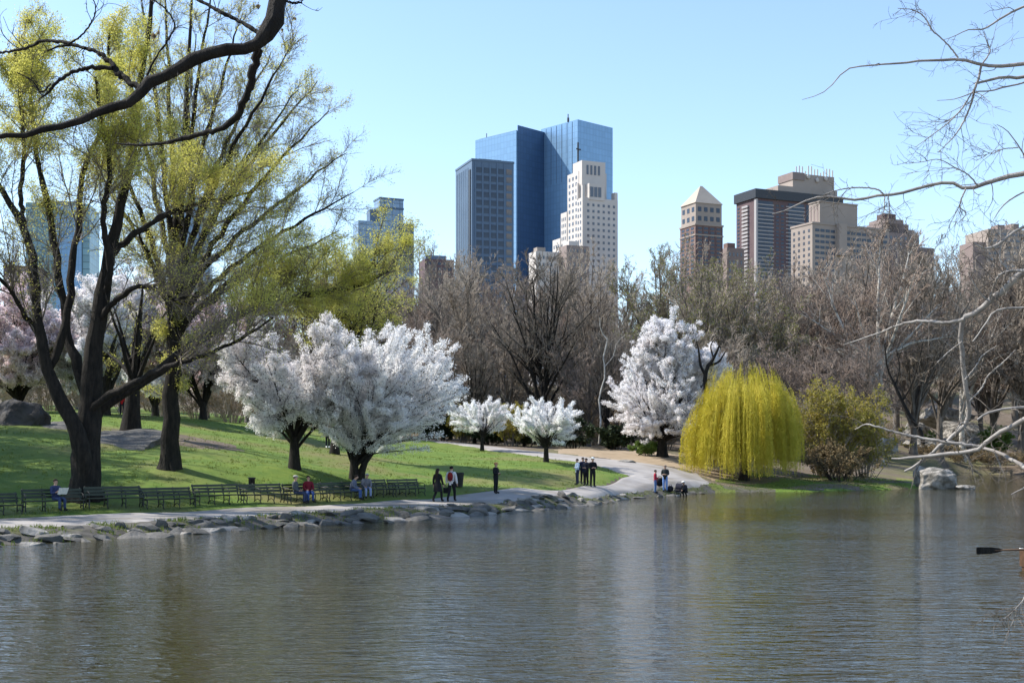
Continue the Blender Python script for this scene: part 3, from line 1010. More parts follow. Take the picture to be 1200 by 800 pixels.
# the big dark tree by the benches
rng = np.random.default_rng(11)
dA = 55.0
bA = on_ground(99, dA, -.12)
A = [
    ([(99, 610, 27), (99, 586, 24), (100, 574, 21), (101, 552, 18.5), (102, 520, 17.5), (104, 490, 16.5), (107, 465, 13.5), (110, 440, 12), (112, 400, 10.5), (120, 340, 10), (130, 290, 8), (140, 250, 7), (150, 205, 6), (158, 150, 5), (165, 90, 4), (175, 30, 3), (180, -30, 2)], dA),
    ([(100, 570, 8), (98, 545, 12), (91, 512, 13), (80, 485, 11.5), (65, 460, 10.5), (55, 430, 9.5), (48, 395, 8.5), (42, 350, 7.5), (38, 310, 7), (30, 275, 6), (18, 248, 5), (5, 228, 4.5), (-15, 200, 4), (-30, 150, 3)], (dA - .4, dA - 3)),
    ([(33, 285, 4.5), (26, 250, 4), (24, 225, 4), (28, 180, 3.5), (25, 120, 3), (18, 60, 2)], dA - 2),
    ([(57, 432, 6.5), (70, 402, 6.5), (80, 370, 6), (83, 330, 6), (85, 300, 5.5), (92, 260, 5.2), (93, 215, 4.6), (105, 180, 4), (118, 150, 3.4), (125, 100, 2.6), (128, 40, 2)], (dA - 1, dA + 1)),
    ([(105, 500, 7), (104, 472, 9), (97, 446, 8.5), (88, 425, 8), (80, 395, 7), (72, 350, 6.4), (66, 310, 6), (60, 265, 5.6), (52, 225, 5), (45, 190, 4), (38, 140, 3.4), (30, 80, 2.5)], (dA, dA + 3)),
    ([(103, 520, 8), (109, 494, 10), (124, 474, 9.5), (155, 454, 8.8), (185, 435, 8.2), (215, 412, 7.6), (250, 388, 7), (280, 368, 6.4), (310, 353, 6.2), (345, 346, 5.6), (385, 342, 4.6), (420, 335, 3.6), (455, 318, 2.6)], (dA, dA + 2)),
    ([(104, 500, 5), (112, 474, 6), (140, 457, 5.6), (170, 442, 5), (200, 430, 4.4), (225, 422, 3.8), (255, 410, 3.2), (290, 393, 2.4), (320, 372, 1.4)], (dA, dA - 3)),
    ([(113, 380, 6), (130, 358, 5), (160, 337, 4.2), (185, 340, 3), (205, 352, 2)], (dA, dA - 2)),
    ([(128, 305, 6), (142, 288, 5.5), (165, 270, 5), (190, 255, 4.5), (215, 245, 4), (240, 236, 3.2), (265, 233, 2.4), (300, 220, 1.5)], (dA, dA + 2)),
    ([(118, 355, 6), (128, 320, 5.5), (124, 280, 5), (122, 240, 4.5), (128, 200, 4), (120, 150, 3), (112, 90, 2.2)], (dA, dA - 2.5)),
    ([(48, 398, 5), (30, 370, 4), (12, 340, 3.2), (-10, 318, 2.5), (-40, 300, 1.5)], (dA - 1, dA - 4)),
]
aP, aR = stack([trace(p, d, bA, 26) for p, d in A])
aP[:, 1:-1] += rng.normal(size=aP[:, 1:-1].shape) * 0.035
aR = aR * np.array([.90] + [.74] * (len(aR) - 1))[:, None] * (1 + .06 * rng.normal(size=aR.shape))
P2, R2 = spawn(rng, aP, aR, 19, .38, 1, (2.0, 5.2), (22, 58), 8, .35, 0, .12, .6, .012, .45, True, thin=.010)
# the low right limb carries the leafy fringe above the white cherries
lowP, lowR = spawn(rng, aP[5:6], aR[5:6], 44, .52, 1.0, (1.6, 4.2), (25, 75), 8, .55, -.05, .16, .6, .012, .2, True, thin=.010)
P2, R2 = np.concatenate([P2, lowP]), np.concatenate([R2, lowR])
P3, R3 = spawn(rng, P2, R2, 14, .1, 1, (.28, .55), (22, 55), 5, .12, 0, .15, .6, .009)
P4, R4 = spawn(rng, P3, R3, 9, .1, 1, (.4, .8), (20, 55), 4, .05, 0, .17, .7, .005)
zc1 = 0.5 * 53 / F


def keepA(p):
    q = p + np.array(bA)
    px, py = 600 + q[:, 0] / q[:, 1] * F, HZ - (q[:, 2] - EYE) / q[:, 1] * F
    hi = (rng.random(len(p)) < .62 * sstep(11.5, 17.5, q[:, 2] + 1.2 * clump(p, .35)))       # the top of the crown is in leaf
    fringe = (q[:, 0] > -11.6) & (q[:, 2] > 9.0) & (q[:, 2] < 13.5)
    return (hi & (clump(p, .8) > -.9)) | (fringe & (clump(p, 1.1, 3) > -.6) & (rng.random(len(p)) < .40)) | (rng.random(len(p)) < .04)


VA, QA = leaf_quads(rng, P4, 22, .032, .14, keep=keepA)
plant('riverside_tree', 'big dark many-stemmed tree with yellow green buds rising from behind the benches', 'tree', bA, [(aP[:1], aR[:1], 14), (aP[1:], aR[1:], 9), roots(rng, .66, 8, 2.0), (P2, R2, 5), (P3, R3, 3), (P4, R4, 3)], M['bark_dark'], M['twig_brown'], twig_level=3, leaves=[('leaves', VA, QA, M['bud'])])
# root flare
# the straight tree behind it, limbs fanning out
rng = np.random.default_rng(12)
dB = 63.0
bB = on_ground(198, dB, -.1)
B = [([(198, 572, 21), (198, 549, 19), (199, 536, 15), (200, 510, 12.8), (201, 470, 11.8), (203, 420, 11), (205, 370, 10), (206, 330, 9), (208, 280, 7), (212, 220, 5), (216, 150, 4), (220, 80, 3), (222, 20, 2), (225, -40, 1.5)], dB)]
fan = [(205, 395, 105, 120, -3), (206, 385, 140, 55, 2), (205, 370, 165, -10, -2), (206, 355, 192, -30, 3), (207, 345, 250, -25, -1), (206, 352, 285, 15, 2), (206, 362, 318, 60, -2), (206, 372, 350, 105, 2.5),
       (205, 380, 385, 130, -1), (206, 372, 405, 180, 2), (205, 385, 415, 225, -3), (204, 395, 398, 270, 2), (206, 360, 372, 95, 4), (206, 356, 345, 50, -4), (205, 360, 255, 110, -4), (206, 375, 300, 160, 5), (205, 392, 120, 210, 4), (206, 350, 230, 40, 4), (205, 400, 330, 290, -3), (205, 398, 150, 250, -4)]
for sx, sy, ex, ey, dd in fan:
    n = 7
    pts = []
    for k in range(n):
        t = k / (n - 1)
        bx = (ex - sx) * (t ** 1.25)
        pts.append((sx + bx, sy + (ey - sy) * (t ** .88), 4.3 * (1 - t) ** .8 + .6))
    B.append((pts, (dB, dB + dd)))
bP, bR = stack([trace(p, d, bB, 22) for p, d in B])
bP[:, 1:-1] += rng.normal(size=bP[:, 1:-1].shape) * 0.05
bR[:1] *= .82
bR[1:] *= .85
P2, R2 = spawn(rng, bP[1:], bR[1:], 19, .24, 1, (1.8, 4.6), (22, 62), 8, .22, 0, .10, .6, .012, .45, True, thin=.009)
P2b, R2b = spawn(rng, bP[:1], bR[:1], 40, .22, .52, (.5, 1.6), (40, 90), 8, .4, 0, .18, .3, .012, 0, True)       # short leafy shoots on the trunk
P2a, R2a = np.concatenate([P2, P2b]), np.concatenate([R2, R2b])
P3, R3 = spawn(rng, P2a, R2a, 14, .1, 1, (.28, .55), (20, 50), 5, .1, 0, .13, .6, .009)
P4, R4 = spawn(rng, P3, R3, 8, .1, 1, (.4, .8), (20, 50), 4, .08, 0, .15, .7, .005)


def keepB(p):
    low = (p[:, 2] < 12) & (np.hypot(p[:, 0], p[:, 1]) < 1.6)
    top = (p[:, 2] > 9) & (rng.random(len(p)) < .16 + .3 * (clump(p, .6, 5) > .15))
    return (low & (clump(p, 1.5) > -.6) & (rng.random(len(p)) < .45)) | (top & (rng.random(len(p)) < .8)) | (rng.random(len(p)) < .07)


VB, QB = leaf_quads(rng, P4, 7, .032, .13, keep=keepB)
plant('elm_tree', 'tall straight trunk with limbs fanning out of one height, standing on the lawn', 'tree', bB, [(bP[:1], bR[:1], 12), (bP[1:], bR[1:], 7), roots(rng, .48, 7, 1.9), (P2a, R2a, 4), (P3, R3, 3), (P4, R4, 3)], M['bark_dark'], M['twig_grey'], twig_level=3, leaves=[('leaves', VB, QB, M['bud'])])
# two shorter trunks behind
for px, dd, top, lab, sd in ((153, 76, 330, 'short stout dark trunk in shade between the two big trees', 21), (122, 92, 380, 'thin dark trunk far behind the big many-stemmed tree', 22)):
    rng = np.random.default_rng(sd)
    b_ = on_ground(px, dd, -.1)
    Ht = zat(top, dd) - b_.z
    r0 = (10 if sd == 21 else 6) * dd / F
    lv = auto_tree(rng, [(0, 0, 0, r0), (.1, 0, Ht * .2, r0 * .85), (.2, .1, Ht * .4, r0 * .7)], (.2, 0, Ht * .62, Ht * .42, Ht * .4, Ht * .38), 8, 5, 4, 3, rmin=.011)
    V, Q = leaf_quads(rng, lv[4][0], 2, .04, .08)
    plant('lawn_tree', lab, 'tree', b_, lv, M['bark_dark'], M['twig_dark'], leaves=[('leaves', V, Q, M['bud'])])


# a low spreading tree in full yellow green bud behind the white cherries
rng = np.random.default_rng(25)
b_ = on_ground(392, 84, -.1)
m_ = 84 / F
Ht = zat(268, 84) - b_.z
lv = auto_tree(rng, [(0, 0, 0, .26), (.15, 0, Ht * .22, .22), (.1, .1, Ht * .45, .18)], (.2, 0, Ht * .76, 88 * m_, 80 * m_, Ht * .20), 20, 12, 9, 6, rmin=.010, zmin=-.5, bow=.10, leader=False, lr=.42)
V, Q = leaf_quads(rng, lv[4][0], 7, .042, .13, keep=lambda p: (clump(p, .55, 4) > -.75) & (rng.random(len(p)) < .75))
plant('budding_tree', 'low spreading tree in yellow green bud behind the white cherries', 'tree', b_, lv, M['bark_dark'], M['twig_brown'], leaves=[('leaves', V, Q, M['bud'])], twig_level=3)


# ---------------- flowering cherries
def cherry(label, px, d, trunk_px, fork_py, crown, petals, size, m, seed, nl=9, n2=11, n3=8, n4=5, lean=0.0, group=None, spray=0.16, rmin=.012, bark='bark_dark', zmin=-.25, gap=-9, two=False, len4=(.4, .8), spiky=False):
    """crown: (px centre, py centre, half width px, half height px)"""
    rng = np.random.default_rng(seed)
    b_ = on_ground(px, d, -.08)
    m_ = d / F
    fz = zat(fork_py, d) - b_.z
    r0 = trunk_px * m_
    cxm = (crown[0] - px) * m_
    cz = zat(crown[1], d) - b_.z
    rx, rz = crown[2] * m_, crown[3] * m_
    lv = auto_tree(rng, [(0, 0, 0, r0), (lean * .5, 0, fz * .6, r0 * .82), (lean, 0, fz, r0 * .75)], (cxm, 0, cz, rx * .86, rx * .8, rz * .88), nl, n2, n3, n4, bow=spray, up2=.0 if spiky else .12, up3=.0 if spiky else .1, rmin=rmin, fork=(.62, 1.0), zmin=zmin, lr=.36, leader=False, ang=(14, 40) if spiky else (22, 55), len3=(.07, .14) if spiky else (.3, .55), len4=(.3, .55) if spiky else len4, flare=1.25, len2=(.5, .85) if spiky else (.3, .5), wob=.09 if spiky else .13)
    lv2 = lv[:2] + [roots(rng, r0 * 1.05, 6, 1.9)] + lv[2:]
    keep = (lambda p: clump(p, 1.0, seed) > gap) if gap > -5 else None
    V, Q = leaf_quads(rng, lv[4][0], petals, size, .085, keep=keep)
    V3, Q3 = leaf_quads(rng, lv[3][0], max(2, petals // 2), size, .085, t0=.25, keep=keep)
    V, Q = np.concatenate([V, V3]), np.concatenate([Q, Q3 + len(V)])
    root = plant('cherry_tree', label, 'tree', b_, lv2, M[bark], M['twig_dark'], group, [('blossom', V, Q, M[m])], twig_level=3)
    if two:
        P = np.array([[[.35, .05, 0], [.42, 0, fz * .4], [.6, 0, fz * .8], [1.1, 0, fz * 1.3], [1.9, .2, fz * 2]]])
        geo_tubes([(P, np.array([[r0 * .9, r0 * .75, r0 * .65, r0 * .5, r0 * .25]]), 8)]).obj('second_stem', M[bark], root, True)
    return root


cherry('white cherry with a low fork, left of the widest white cherry', 345, 68, 6.6, 512, (338, 446, 100, 78), 14, .038, 'blossom_pale', 31, nl=16, gap=-.8, n2=15, n3=10, n4=6, spray=.06, zmin=-.6)
cherry('widest white cherry in full bloom, its two stems close behind the benches', 415, 70, 5.8, 535, (450, 464, 90, 74), 13, .040, 'blossom', 32, nl=44, n2=11, n3=18, n4=2, spiky=True, two=True, spray=.02, zmin=-.75)
cherry('small thin-stemmed white cherry farther back by the upper path', 565, 112, 2.4, 505, (563, 491, 40, 25), 12, .044, 'blossom', 33, nl=24, n2=5, n3=16, n4=2, spiky=True, spray=-.06, rmin=.02, zmin=-.35)
cherry('small umbrella-shaped white cherry at the bend of the upper path', 640, 95, 3.2, 512, (642, 495, 49, 28), 12, .040, 'blossom', 34, nl=28, n2=5, n3=18, n4=2, spiky=True, spray=-.08, rmin=.018, zmin=-.3)
r_ = cherry('tall white cherry with a narrow top, left of the yellow willow', 776, 111, 6, 505, (782, 476, 70, 62), 13, .045, 'blossom_pale', 35, nl=44, n2=9, n3=18, n4=2, spiky=True, spray=.0, rmin=.018, zmin=-.6)
rng = np.random.default_rng(36)
m_ = 111 / F
for nm, cx_, cy_, hw, hh, k in (('upper_blossom', 782, 408, 42, 46, 16), ('side_blossom', 838, 424, 28, 22, 8)):
    lv = auto_tree(rng, [((cx_ - 780) * m_ * .5, 0, 4.6, .2), ((cx_ - 780) * m_ * .8, 0, 6.6, .14)], ((cx_ - 776) * m_, 0, zat(cy_, 111) - r_.location.z, hw * m_ * .9, hw * m_ * .8, hh * m_ * .9), k, 12, 9, 5, rmin=.018, fork=(.5, 1), leader=False, zmin=-.6, bow=.05)
    V, Q = leaf_quads(rng, lv[4][0], 13, .05, .09)
    br = geo_tubes(lv).obj('branch', M['twig_dark'], r_)
    link(nm, mesh_np(nm, V, [Q]), M['blossom_pale'], br)
# a dark bare fork standing out of its right side
g = Geo()
for pts in ([(829, 470, 2.6), (826, 445, 2.4), (829, 430, 2.2), (836, 420, 1.8), (843, 405, 1.2)], [(827, 440, 1.8), (821, 428, 1.5), (819, 412, 1.2), (816, 400, .8)], [(831, 428, 1.6), (842, 424, 1.2), (850, 412, .8)], [(836, 420, 1), (833, 405, .8), (838, 396, .5)]):
    P, R = trace(pts, 109, tuple(r_.location), 8)
    g.add(*tubes(P[None], R[None], 6))
g.obj('bare_branch', M['bark_dark'], r_, True)

for i, (px, d, cr, sd, m_, lab) in enumerate((
        (22, 94, (18, 410, 84, 84), 41, 'blossom_pink', 'pink cherry at the left edge, above the dark rock'),
        (118, 96, (118, 392, 92, 88), 42, 'blossom_pale', 'pale pink cherry seen between the stems of the big dark tree'),
        (238, 98, (230, 402, 88, 78), 43, 'blossom_pink', 'pinkish cherry half veiled by bare twigs, right of the straight trunk'),
        (182, 108, (180, 398, 80, 84), 44, 'blossom_pale', 'pale cherry behind the straight trunk on the lawn'))):
    cherry(lab, px, d, 4.5, 470, cr, 20, .06, m_, sd, nl=22, n2=13, n3=9, n4=5, rmin=.018, gap=-.8, zmin=-.4)


# ---------------- weeping willow
def willow(label, px, d, crown, strands, seed):
    rng = np.random.default_rng(seed)
    b_ = on_ground(px, d, -.05)
    m_ = d / F
    rx = crown[2] * m_
    top, bot = zat(crown[1] - crown[3], d) - b_.z, .12
    cx_ = (crown[0] - px) * m_
    tr = [(0, 0, 0, .34), (.1, 0, top * .22, .28), (.15, .1, top * .42, .24)]
    lv = auto_tree(rng, tr, (cx_, 0, top * .60, rx * .72, rx * .72, top * .36), 12, 9, 6, 0, rmin=.014, zmin=.0, leader=False)
    n = strands
    th = rng.random(n) * 2 * PI
    rad = np.sqrt(rng.random(n)) * .98
    # a dome with lobes; strands leave it outward, then hang
    lob = 1 + .08 * np.sin(3 * th + .7) + .09 * np.sin(7 * th) + rng.normal(size=n) * .05
    X = cx_ + rx * rad * np.cos(th) * lob
    Y = rx * .95 * rad * np.sin(th) * lob
    z0 = top * (.62 + .38 * np.sqrt(np.maximum(1 - rad ** 2, 0)) * (1 + .13 * np.sin(4 * th + 7 * rad + 1))) - rng.random(n) ** 2 * top * .25 + rng.normal(size=n) * .22 - .9 * (np.cos(th) * rad < -.45)
    L = (z0 - bot) * rng.uniform(.35, 1.0, n)
    K = 9
    s = np.linspace(0, 1, K)[None, :]
    # the strands gather into separate hanging curtains of unequal height
    ncl = 46
    ca, cr = rng.random(ncl) * 2 * PI, np.sqrt(rng.random(ncl))
    cX, cY = cx_ + rx * cr * np.cos(ca), rx * .95 * cr * np.sin(ca)
    own = np.argmin((X[:, None] - cX) ** 2 + (Y[:, None] - cY) ** 2, axis=1)
    X, Y = X * .62 + cX[own] * .38, Y * .62 + cY[own] * .38
    z0 = z0 + rng.normal(size=ncl)[own] * .42
    L = (z0 - bot) * rng.uniform(.5, 1.0, n) ** .7 * rng.uniform(.86, 1.0, ncl)[own]
    out = np.stack([np.cos(th), np.sin(th)], -1)
    flare = (1 - np.exp(-s * 3.5)) * (.35 + .35 * rad[:, None])
    sway = np.cumsum(rng.normal(size=(n, K)) * .03, 1)
    P = np.stack([X[:, None] + out[:, :1] * flare + sway, Y[:, None] + out[:, 1:] * flare + np.cumsum(rng.normal(size=(n, K)) * .03, 1), z0[:, None] + .25 * np.sin(s * PI * .5) * (s < .2) - L[:, None] * s ** 1.15], -1)
    R = np.full((n, K), .008)
    V, Q = leaf_quads(rng, P, 30, .08, .06, keep=lambda p: clump(p, .9, 2) > -.8, aspect=.28, hang=1.6)
    root = plant('willow_tree', label, 'tree', b_, lv, M['bark_dark'], M['bark'])
    tw = geo_tubes([(P, R, 3)]).obj('hanging_twigs', M['willow'], root)
    link('leaves', mesh_np('leaves', V, [Q]), M['willow'], root)
    return root


willow('bright yellow weeping willow hanging to the ground at the water\'s edge', 872, 102.5, (870, 500, 61, 66), 3000, 51)


# ---------------- shrubs
def shrub(label, px, d, w_px, h_px, m, seed, twig='bark', leaf=.09, n=16, per=5, group=None, depth=None, name='shrub'):
    rng = np.random.default_rng(seed)
    b_ = on_ground(px, d, -.1)
    m_ = d / F
    hw, h = w_px * m_, h_px * m_
    dp = depth or hw * .9
    P, R = [], []
    for k in range(n):
        a, q = rng.random() * 2 * PI, math.sqrt(rng.random())
        s = np.array([hw * .25 * q * math.cos(a), dp * .25 * q * math.sin(a), 0])
        e = np.array([hw * q * math.cos(a), dp * q * math.sin(a), h * (1 - .42 * q * q) * rng.uniform(.7, .95)])
        P.append(limb_curve(s, e, np.array([0, 0, .18 * h]), 8, rng, .02 * h))
        R.append(np.linspace(.035, .012, 8))
    P, R = np.stack(P), np.stack(R)
    P2, R2 = spawn(rng, P, R, 12, .12, 1, (.25, .5), (20, 60), 5, .25, 0, .15, .7, .012)
    P3, R3 = spawn(rng, P2, R2, 7, .1, 1, (.35, .7), (20, 60), 4, .1, 0, .2, .7, .010)
    V, Q = leaf_quads(rng, P3, per, leaf, .08, keep=lambda p: clump(p, .9, seed) > -.75)
    return plant(name, label, 'shrub', b_, [(P, R, 4), (P2, R2, 3), (P3, R3, 3)], M[twig], M[twig], group, [('leaves', V, Q, M[m])], twig_level=1)


shrub('tall yellow brown bush leaning over the bank right of the willow', 966, 109, 56, 118, 'shrub', 61, n=30, per=7, twig='twig')
shrub('rounded ochre bush between the willow and the grey boulder', 1014, 111, 46, 104, 'shrub', 62, n=28, per=6, twig='twig')
shrub('low dark tangled bush under the ochre bushes at the bank', 985, 105.5, 46, 52, 'shrub_brown', 63, n=22, per=4, twig='twig_dark')
shrub('yellow green bush behind the two small cherries', 600, 124, 26, 52, 'shrub', 64, n=16, per=6)
shrub('olive bush just left of the first small cherry', 545, 128, 22, 46, 'shrub', 65, n=14, per=4)
for i, (px, d, w, h, lab) in enumerate(((575, 127, 30, 34, 'dark evergreen bush left of the small umbrella-shaped cherry'), (615, 126, 34, 36, 'dark evergreen bush straight behind the small umbrella-shaped cherry'), (672, 124, 38, 38, 'broad dark evergreen bush right of the small umbrella-shaped cherry'),
                                   (722, 123, 34, 34, 'dark evergreen bush at the left foot of the tall white cherry'), (515, 135, 36, 34, 'dark evergreen bush behind the widest white cherry'))):
    shrub(lab, px, d, w, h, 'evergreen', 70 + i, twig='twig_dark', leaf=.13, n=16, per=7)
shrub('fresh green bush low under the tall white cherry', 758, 112, 18, 22, 'green_leaf', 76, n=10, per=4)
shrub('green bush on the far slope at the right', 1168, 186, 24, 40, 'green_leaf', 77, leaf=.14, n=14, per=5)
shrub('small green bush by the pale rocks on the far slope', 1090, 190, 16, 20, 'green_leaf', 78, leaf=.13, n=10, per=4)
for i, px in enumerate((1090, 1128, 1165, 1205)):
    shrub('low brown brush along the far shore at the right', px, 174 + (i % 2) * 2, 26, 20 + 4 * (i % 3), 'shrub_brown', 80 + i, leaf=.10, n=16, per=2, twig='twig', group='brown brush along the far shore', depth=3)

# ---------------- the bare wood behind: seven grown trees, copied, turned and resized
HT = 20.0
protos = {}


def proto(key, seed, bark, twig, bow, env, nl, n2, n3, n4, leaf=None, ang=(22, 52), rmin=.028, trunk_h=.34, name='bare_tree', lr=.52, up2=.3, lp=2, ls=.10):
    rng = np.random.default_rng(seed)
    H_ = HT
    tr = [(0, 0, 0, .36), (.1, .05, H_ * trunk_h * .5, .31), (-.05, 0, H_ * trunk_h, .27)]
    lv = auto_tree(rng, tr, (0, 0, H_ * env[0], H_ * env[1], H_ * env[1], H_ * env[2]), nl, n2, n3, n4, bow=bow, up2=up2, up3=.2, rmin=rmin, ang=ang, fork=(.45, 1), zmin=-.45, lr=lr)
    lv2 = []
    if leaf:
        V, Q = leaf_quads(rng, lv[4][0], lp, ls, .12)
        lv2 = [('buds', V, Q, M[leaf])]
    r = plant(name, 'x', 'tree', (0, 0, 0), lv, M[bark], M[twig], None, lv2, twig_level=3)
    protos[key] = [r, False]


proto('fan', 101, 'bark', 'twig', .12, (.58, .32, .42), 18, 12, 9, 5)
proto('wide', 102, 'bark', 'twig', .14, (.56, .38, .42), 18, 12, 9, 5)
proto('red', 103, 'bark', 'twig_red', .12, (.56, .36, .42), 18, 12, 9, 5)
proto('round', 104, 'bark', 'twig', .10, (.55, .36, .43), 19, 12, 9, 5, trunk_h=.26)
proto('green', 105, 'bark', 'twig', .12, (.55, .38, .43), 18, 12, 9, 6, 'bud_green', lp=1, ls=.075)
proto('plane', 106, 'bark_pale', 'twig_red', .10, (.58, .34, .42), 14, 11, 9, 5, trunk_h=.42, name='plane_tree', lr=.62)
proto('dark', 107, 'bark_dark', 'twig_brown', .10, (.60, .27, .40), 14, 10, 8, 6, trunk_h=.25, lr=.6)

WOOD = [  # kind, column, distance, row of the top, width factor
    ('red', 462, 150, 322, 1), ('fan', 505, 160, 306, 1), ('wide', 545, 142, 306, .95), ('round', 524, 172, 304, 1), ('round', 578, 165, 300, 1), ('dark', 636, 131, 303, 1.05), ('red', 604, 152, 298, .9), ('wide', 664, 170, 299, .9), ('fan', 694, 152, 303, 1), ('round', 722, 162, 316, .9),
    ('dark', 556, 129, 405, 1.0), ('red', 500, 134, 372, 1.1), ('wide', 592, 134, 378, 1), ('red', 690, 130, 384, 1), ('fan', 728, 136, 372, 1), ('red', 466, 128, 396, 1.2), ('dark', 712, 128, 400, .7),
    ('green', 772, 150, 288, .85), ('green', 822, 142, 298, 1), ('green', 872, 147, 308, 1), ('wide', 912, 150, 322, 1), ('round', 850, 176, 305, 1), ('fan', 800, 178, 300, .9), ('wide', 945, 166, 318, 1), ('red', 895, 132, 384, 1.2), ('round', 842, 128, 388, 1.0), ('red', 945, 130, 395, 1.2),
    ('red', 968, 156, 296, .9), ('red', 1004, 152, 276, .9), ('plane', 1030, 147, 252, .95), ('round', 1070, 162, 278, .9), ('wide', 1102, 172, 296, .9), ('plane', 1128, 180, 290, .8), ('red', 1165, 188, 278, .9), ('fan', 1196, 178, 266, .9), ('wide', 1240, 176, 268, 1), ('red', 1290, 180, 270, 1),
    ('fan', 985, 192, 305, 1), ('round', 1050, 205, 300, 1), ('red', 1112, 218, 320, 1.1), ('wide', 1190, 222, 305, 1), ('round', 1150, 204, 345, 1.1), ('fan', 1075, 186, 372, 1.0), ('red', 1010, 138, 380, 1.1), ('wide', 1225, 196, 350, 1.2),
    ('green', -190, 60, 40, .8), ('fan', -330, 62, -20, 1), ('green', -215, 69, 90, .85), ('green', -300, 53, 60, .8), ('round', -240, 74, 60, 1), ('wide', -460, 58, -40, 1), ('wide', -620, 66, -20, 1), ('fan', -40, 140, 330, 1), ('round', 4, 146, 352, 1), ('wide', 46, 152, 348, 1), ('red', 92, 150, 338, 1), ('fan', 142, 148, 330, 1), ('round', 192, 154, 330, 1), ('wide', 242, 152, 318, 1), ('fan', 290, 142, 325, 1), ('red', 334, 154, 325, 1), ('wide', 374, 150, 326, 1), ('round', 412, 146, 335, 1), ('fan', 440, 164, 322, 1),
    ('red', 430, 132, 385, 1.2), ('wide', 395, 136, 400, 1.2), ('round', 350, 138, 400, 1.2),
    ('wide', 480, 235, 360, 1.3), ('round', 540, 240, 350, 1.3), ('red', 600, 238, 350, 1.3), ('wide', 660, 242, 350, 1.3), ('round', 720, 236, 360, 1.3), ('red', 780, 240, 350, 1.3), ('wide', 840, 238, 350, 1.3), ('round', 900, 242, 350, 1.3), ('red', 955, 236, 345, 1.3), ('wide', 1010, 244, 340, 1.3), ('red', 1075, 246, 340, 1.3), ('round', 1140, 250, 335, 1.3), ('wide', 1210, 248, 335, 1.3),
    ('round', 60, 236, 370, 1.4), ('red', 140, 240, 365, 1.4), ('wide', 220, 238, 365, 1.4), ('round', 300, 240, 365, 1.4), ('red', 380, 238, 360, 1.4), ('wide', -20, 238, 370, 1.4),
]


def wood_label(k, px, d):
    where = 'front at the left' if px < -100 else 'the middle of the wood' if 440 < px <= 750 else 'the wood right of the tall cherry' if 750 < px <= 955 else 'the wood at the right' if px > 955 else 'the wood behind the pink cherries'
    what = {'fan': 'bare upright tree', 'wide': 'bare wide-crowned tree', 'red': 'bare reddish tree', 'round': 'bare rounded tree', 'green': 'olive budding tree', 'plane': 'pale-limbed plane tree', 'dark': 'black-stemmed tree'}[k]
    if d > 225:
        return what + ' at the back of ' + where, 'far trees at the back of the wood'
    return what + ' in ' + where, 'trees in the bare wood'


rw = random.Random(8)
UNIQUE = {(636, 131): 'black-stemmed bare tree fanning out straight behind the umbrella-shaped cherry', (556, 129): 'small crooked black tree above the first small cherry', (1030, 147): 'tall plane tree with pale limbs before the stepped brown block',
          (-190, 60): 'budding tree nearest the left edge, in front of the dark rock', (-215, 69): 'budding tree outside the left edge, level with the dark rock', (-300, 53): 'budding tree outside the left edge at the benches', (-330, 62): 'upright bare tree just outside the left edge of the lawn', (-240, 74): 'rounded bare tree just outside the left edge of the lawn', (-460, 58): 'wide bare tree beyond the left edge by the path', (-620, 66): 'wide bare tree farthest out beyond the left edge', (1128, 180): 'pale-limbed plane tree farther back at the right', (772, 150): 'leftmost of the olive budding trees', (712, 128): 'slim black-stemmed tree left of the tall white cherry'}
for k, px, d, top, wf in WOOD:
    r, used = protos[k]
    b_ = on_ground(px, d, -.2)
    sz = (zat(top, d) - b_.z) / (HT * .985)
    sx = max(sz, .62) * wf * rw.uniform(.92, 1.08)
    if k == 'dark':
        sx = sz * wf
    lab, grp = UNIQUE.get((px, d)), None
    if not lab:
        lab, grp = wood_label(k, px, d)
    rz = rw.uniform(0, 6.28)
    if not used:
        protos[k][1] = True
        r.location, r.rotation_euler, r.scale = b_, (0, 0, rz), (sx, sx, sz)
        tag(r, lab, None, grp)
    else:
        c = copy_tree(r, b_, rz, (sx, sx, sz), lab, grp)
        if not grp and 'group' in c:
            del c['group']

# brush at the foot of the wood: one bush of bare stems, copied
rng = np.random.default_rng(140)
br = shrub('x', 100, 128, 34, 62, 'shrub_brown', 141, n=26, per=1, twig='twig', leaf=.08, name='brush_bush')
first = True
BR = [(20, 124, 1.0), (62, 128, 1.1), (105, 126, 1), (150, 130, 1.1), (192, 127, 1), (232, 131, 1.1), (272, 128, 1), (312, 126, 1), (352, 131, 1), (430, 140, 1), (470, 141, 1.1), (505, 143, 1), (545, 142, 1.1), (585, 144, 1.2), (622, 142, 1.1), (660, 143, 1.2), (700, 140, 1), (740, 139, 1.1), (780, 130, 1),
      (815, 126, 1.1), (850, 124, 1), (890, 126, 1.1), (925, 124, 1), (640, 160, 1.5), (600, 162, 1.5), (680, 158, 1.4), (560, 164, 1.5), (960, 146, 1.2), (1000, 172, 1.2), (1035, 176, 1.1), (940, 170, 1.4), (880, 168, 1.5), (820, 166, 1.5), (760, 164, 1.5), (500, 168, 1.5), (100, 160, 1.6), (180, 162, 1.6), (260, 160, 1.6), (20, 160, 1.6), (340, 162, 1.6), (420, 170, 1.5)]
for px, d, sc in BR:
    b_ = on_ground(px, d, -.2)
    where = 'behind the lawn and the pink cherries' if px < 440 else 'at the foot of the wood behind the white cherries' if px < 760 else 'at the foot of the wood at the right'
    lab = 'bare brown brush bush ' + where
    sc *= rw.uniform(.85, 1.2)
    if first:
        first = False
        br.location, br.scale = b_, (sc, sc, sc)
        tag(br, lab, None, 'brush at the foot of the wood')
    else:
        copy_tree(br, b_, rw.uniform(0, 6.28), (sc, sc, sc * rw.uniform(.8, 1.15)), lab, 'brush at the foot of the wood')

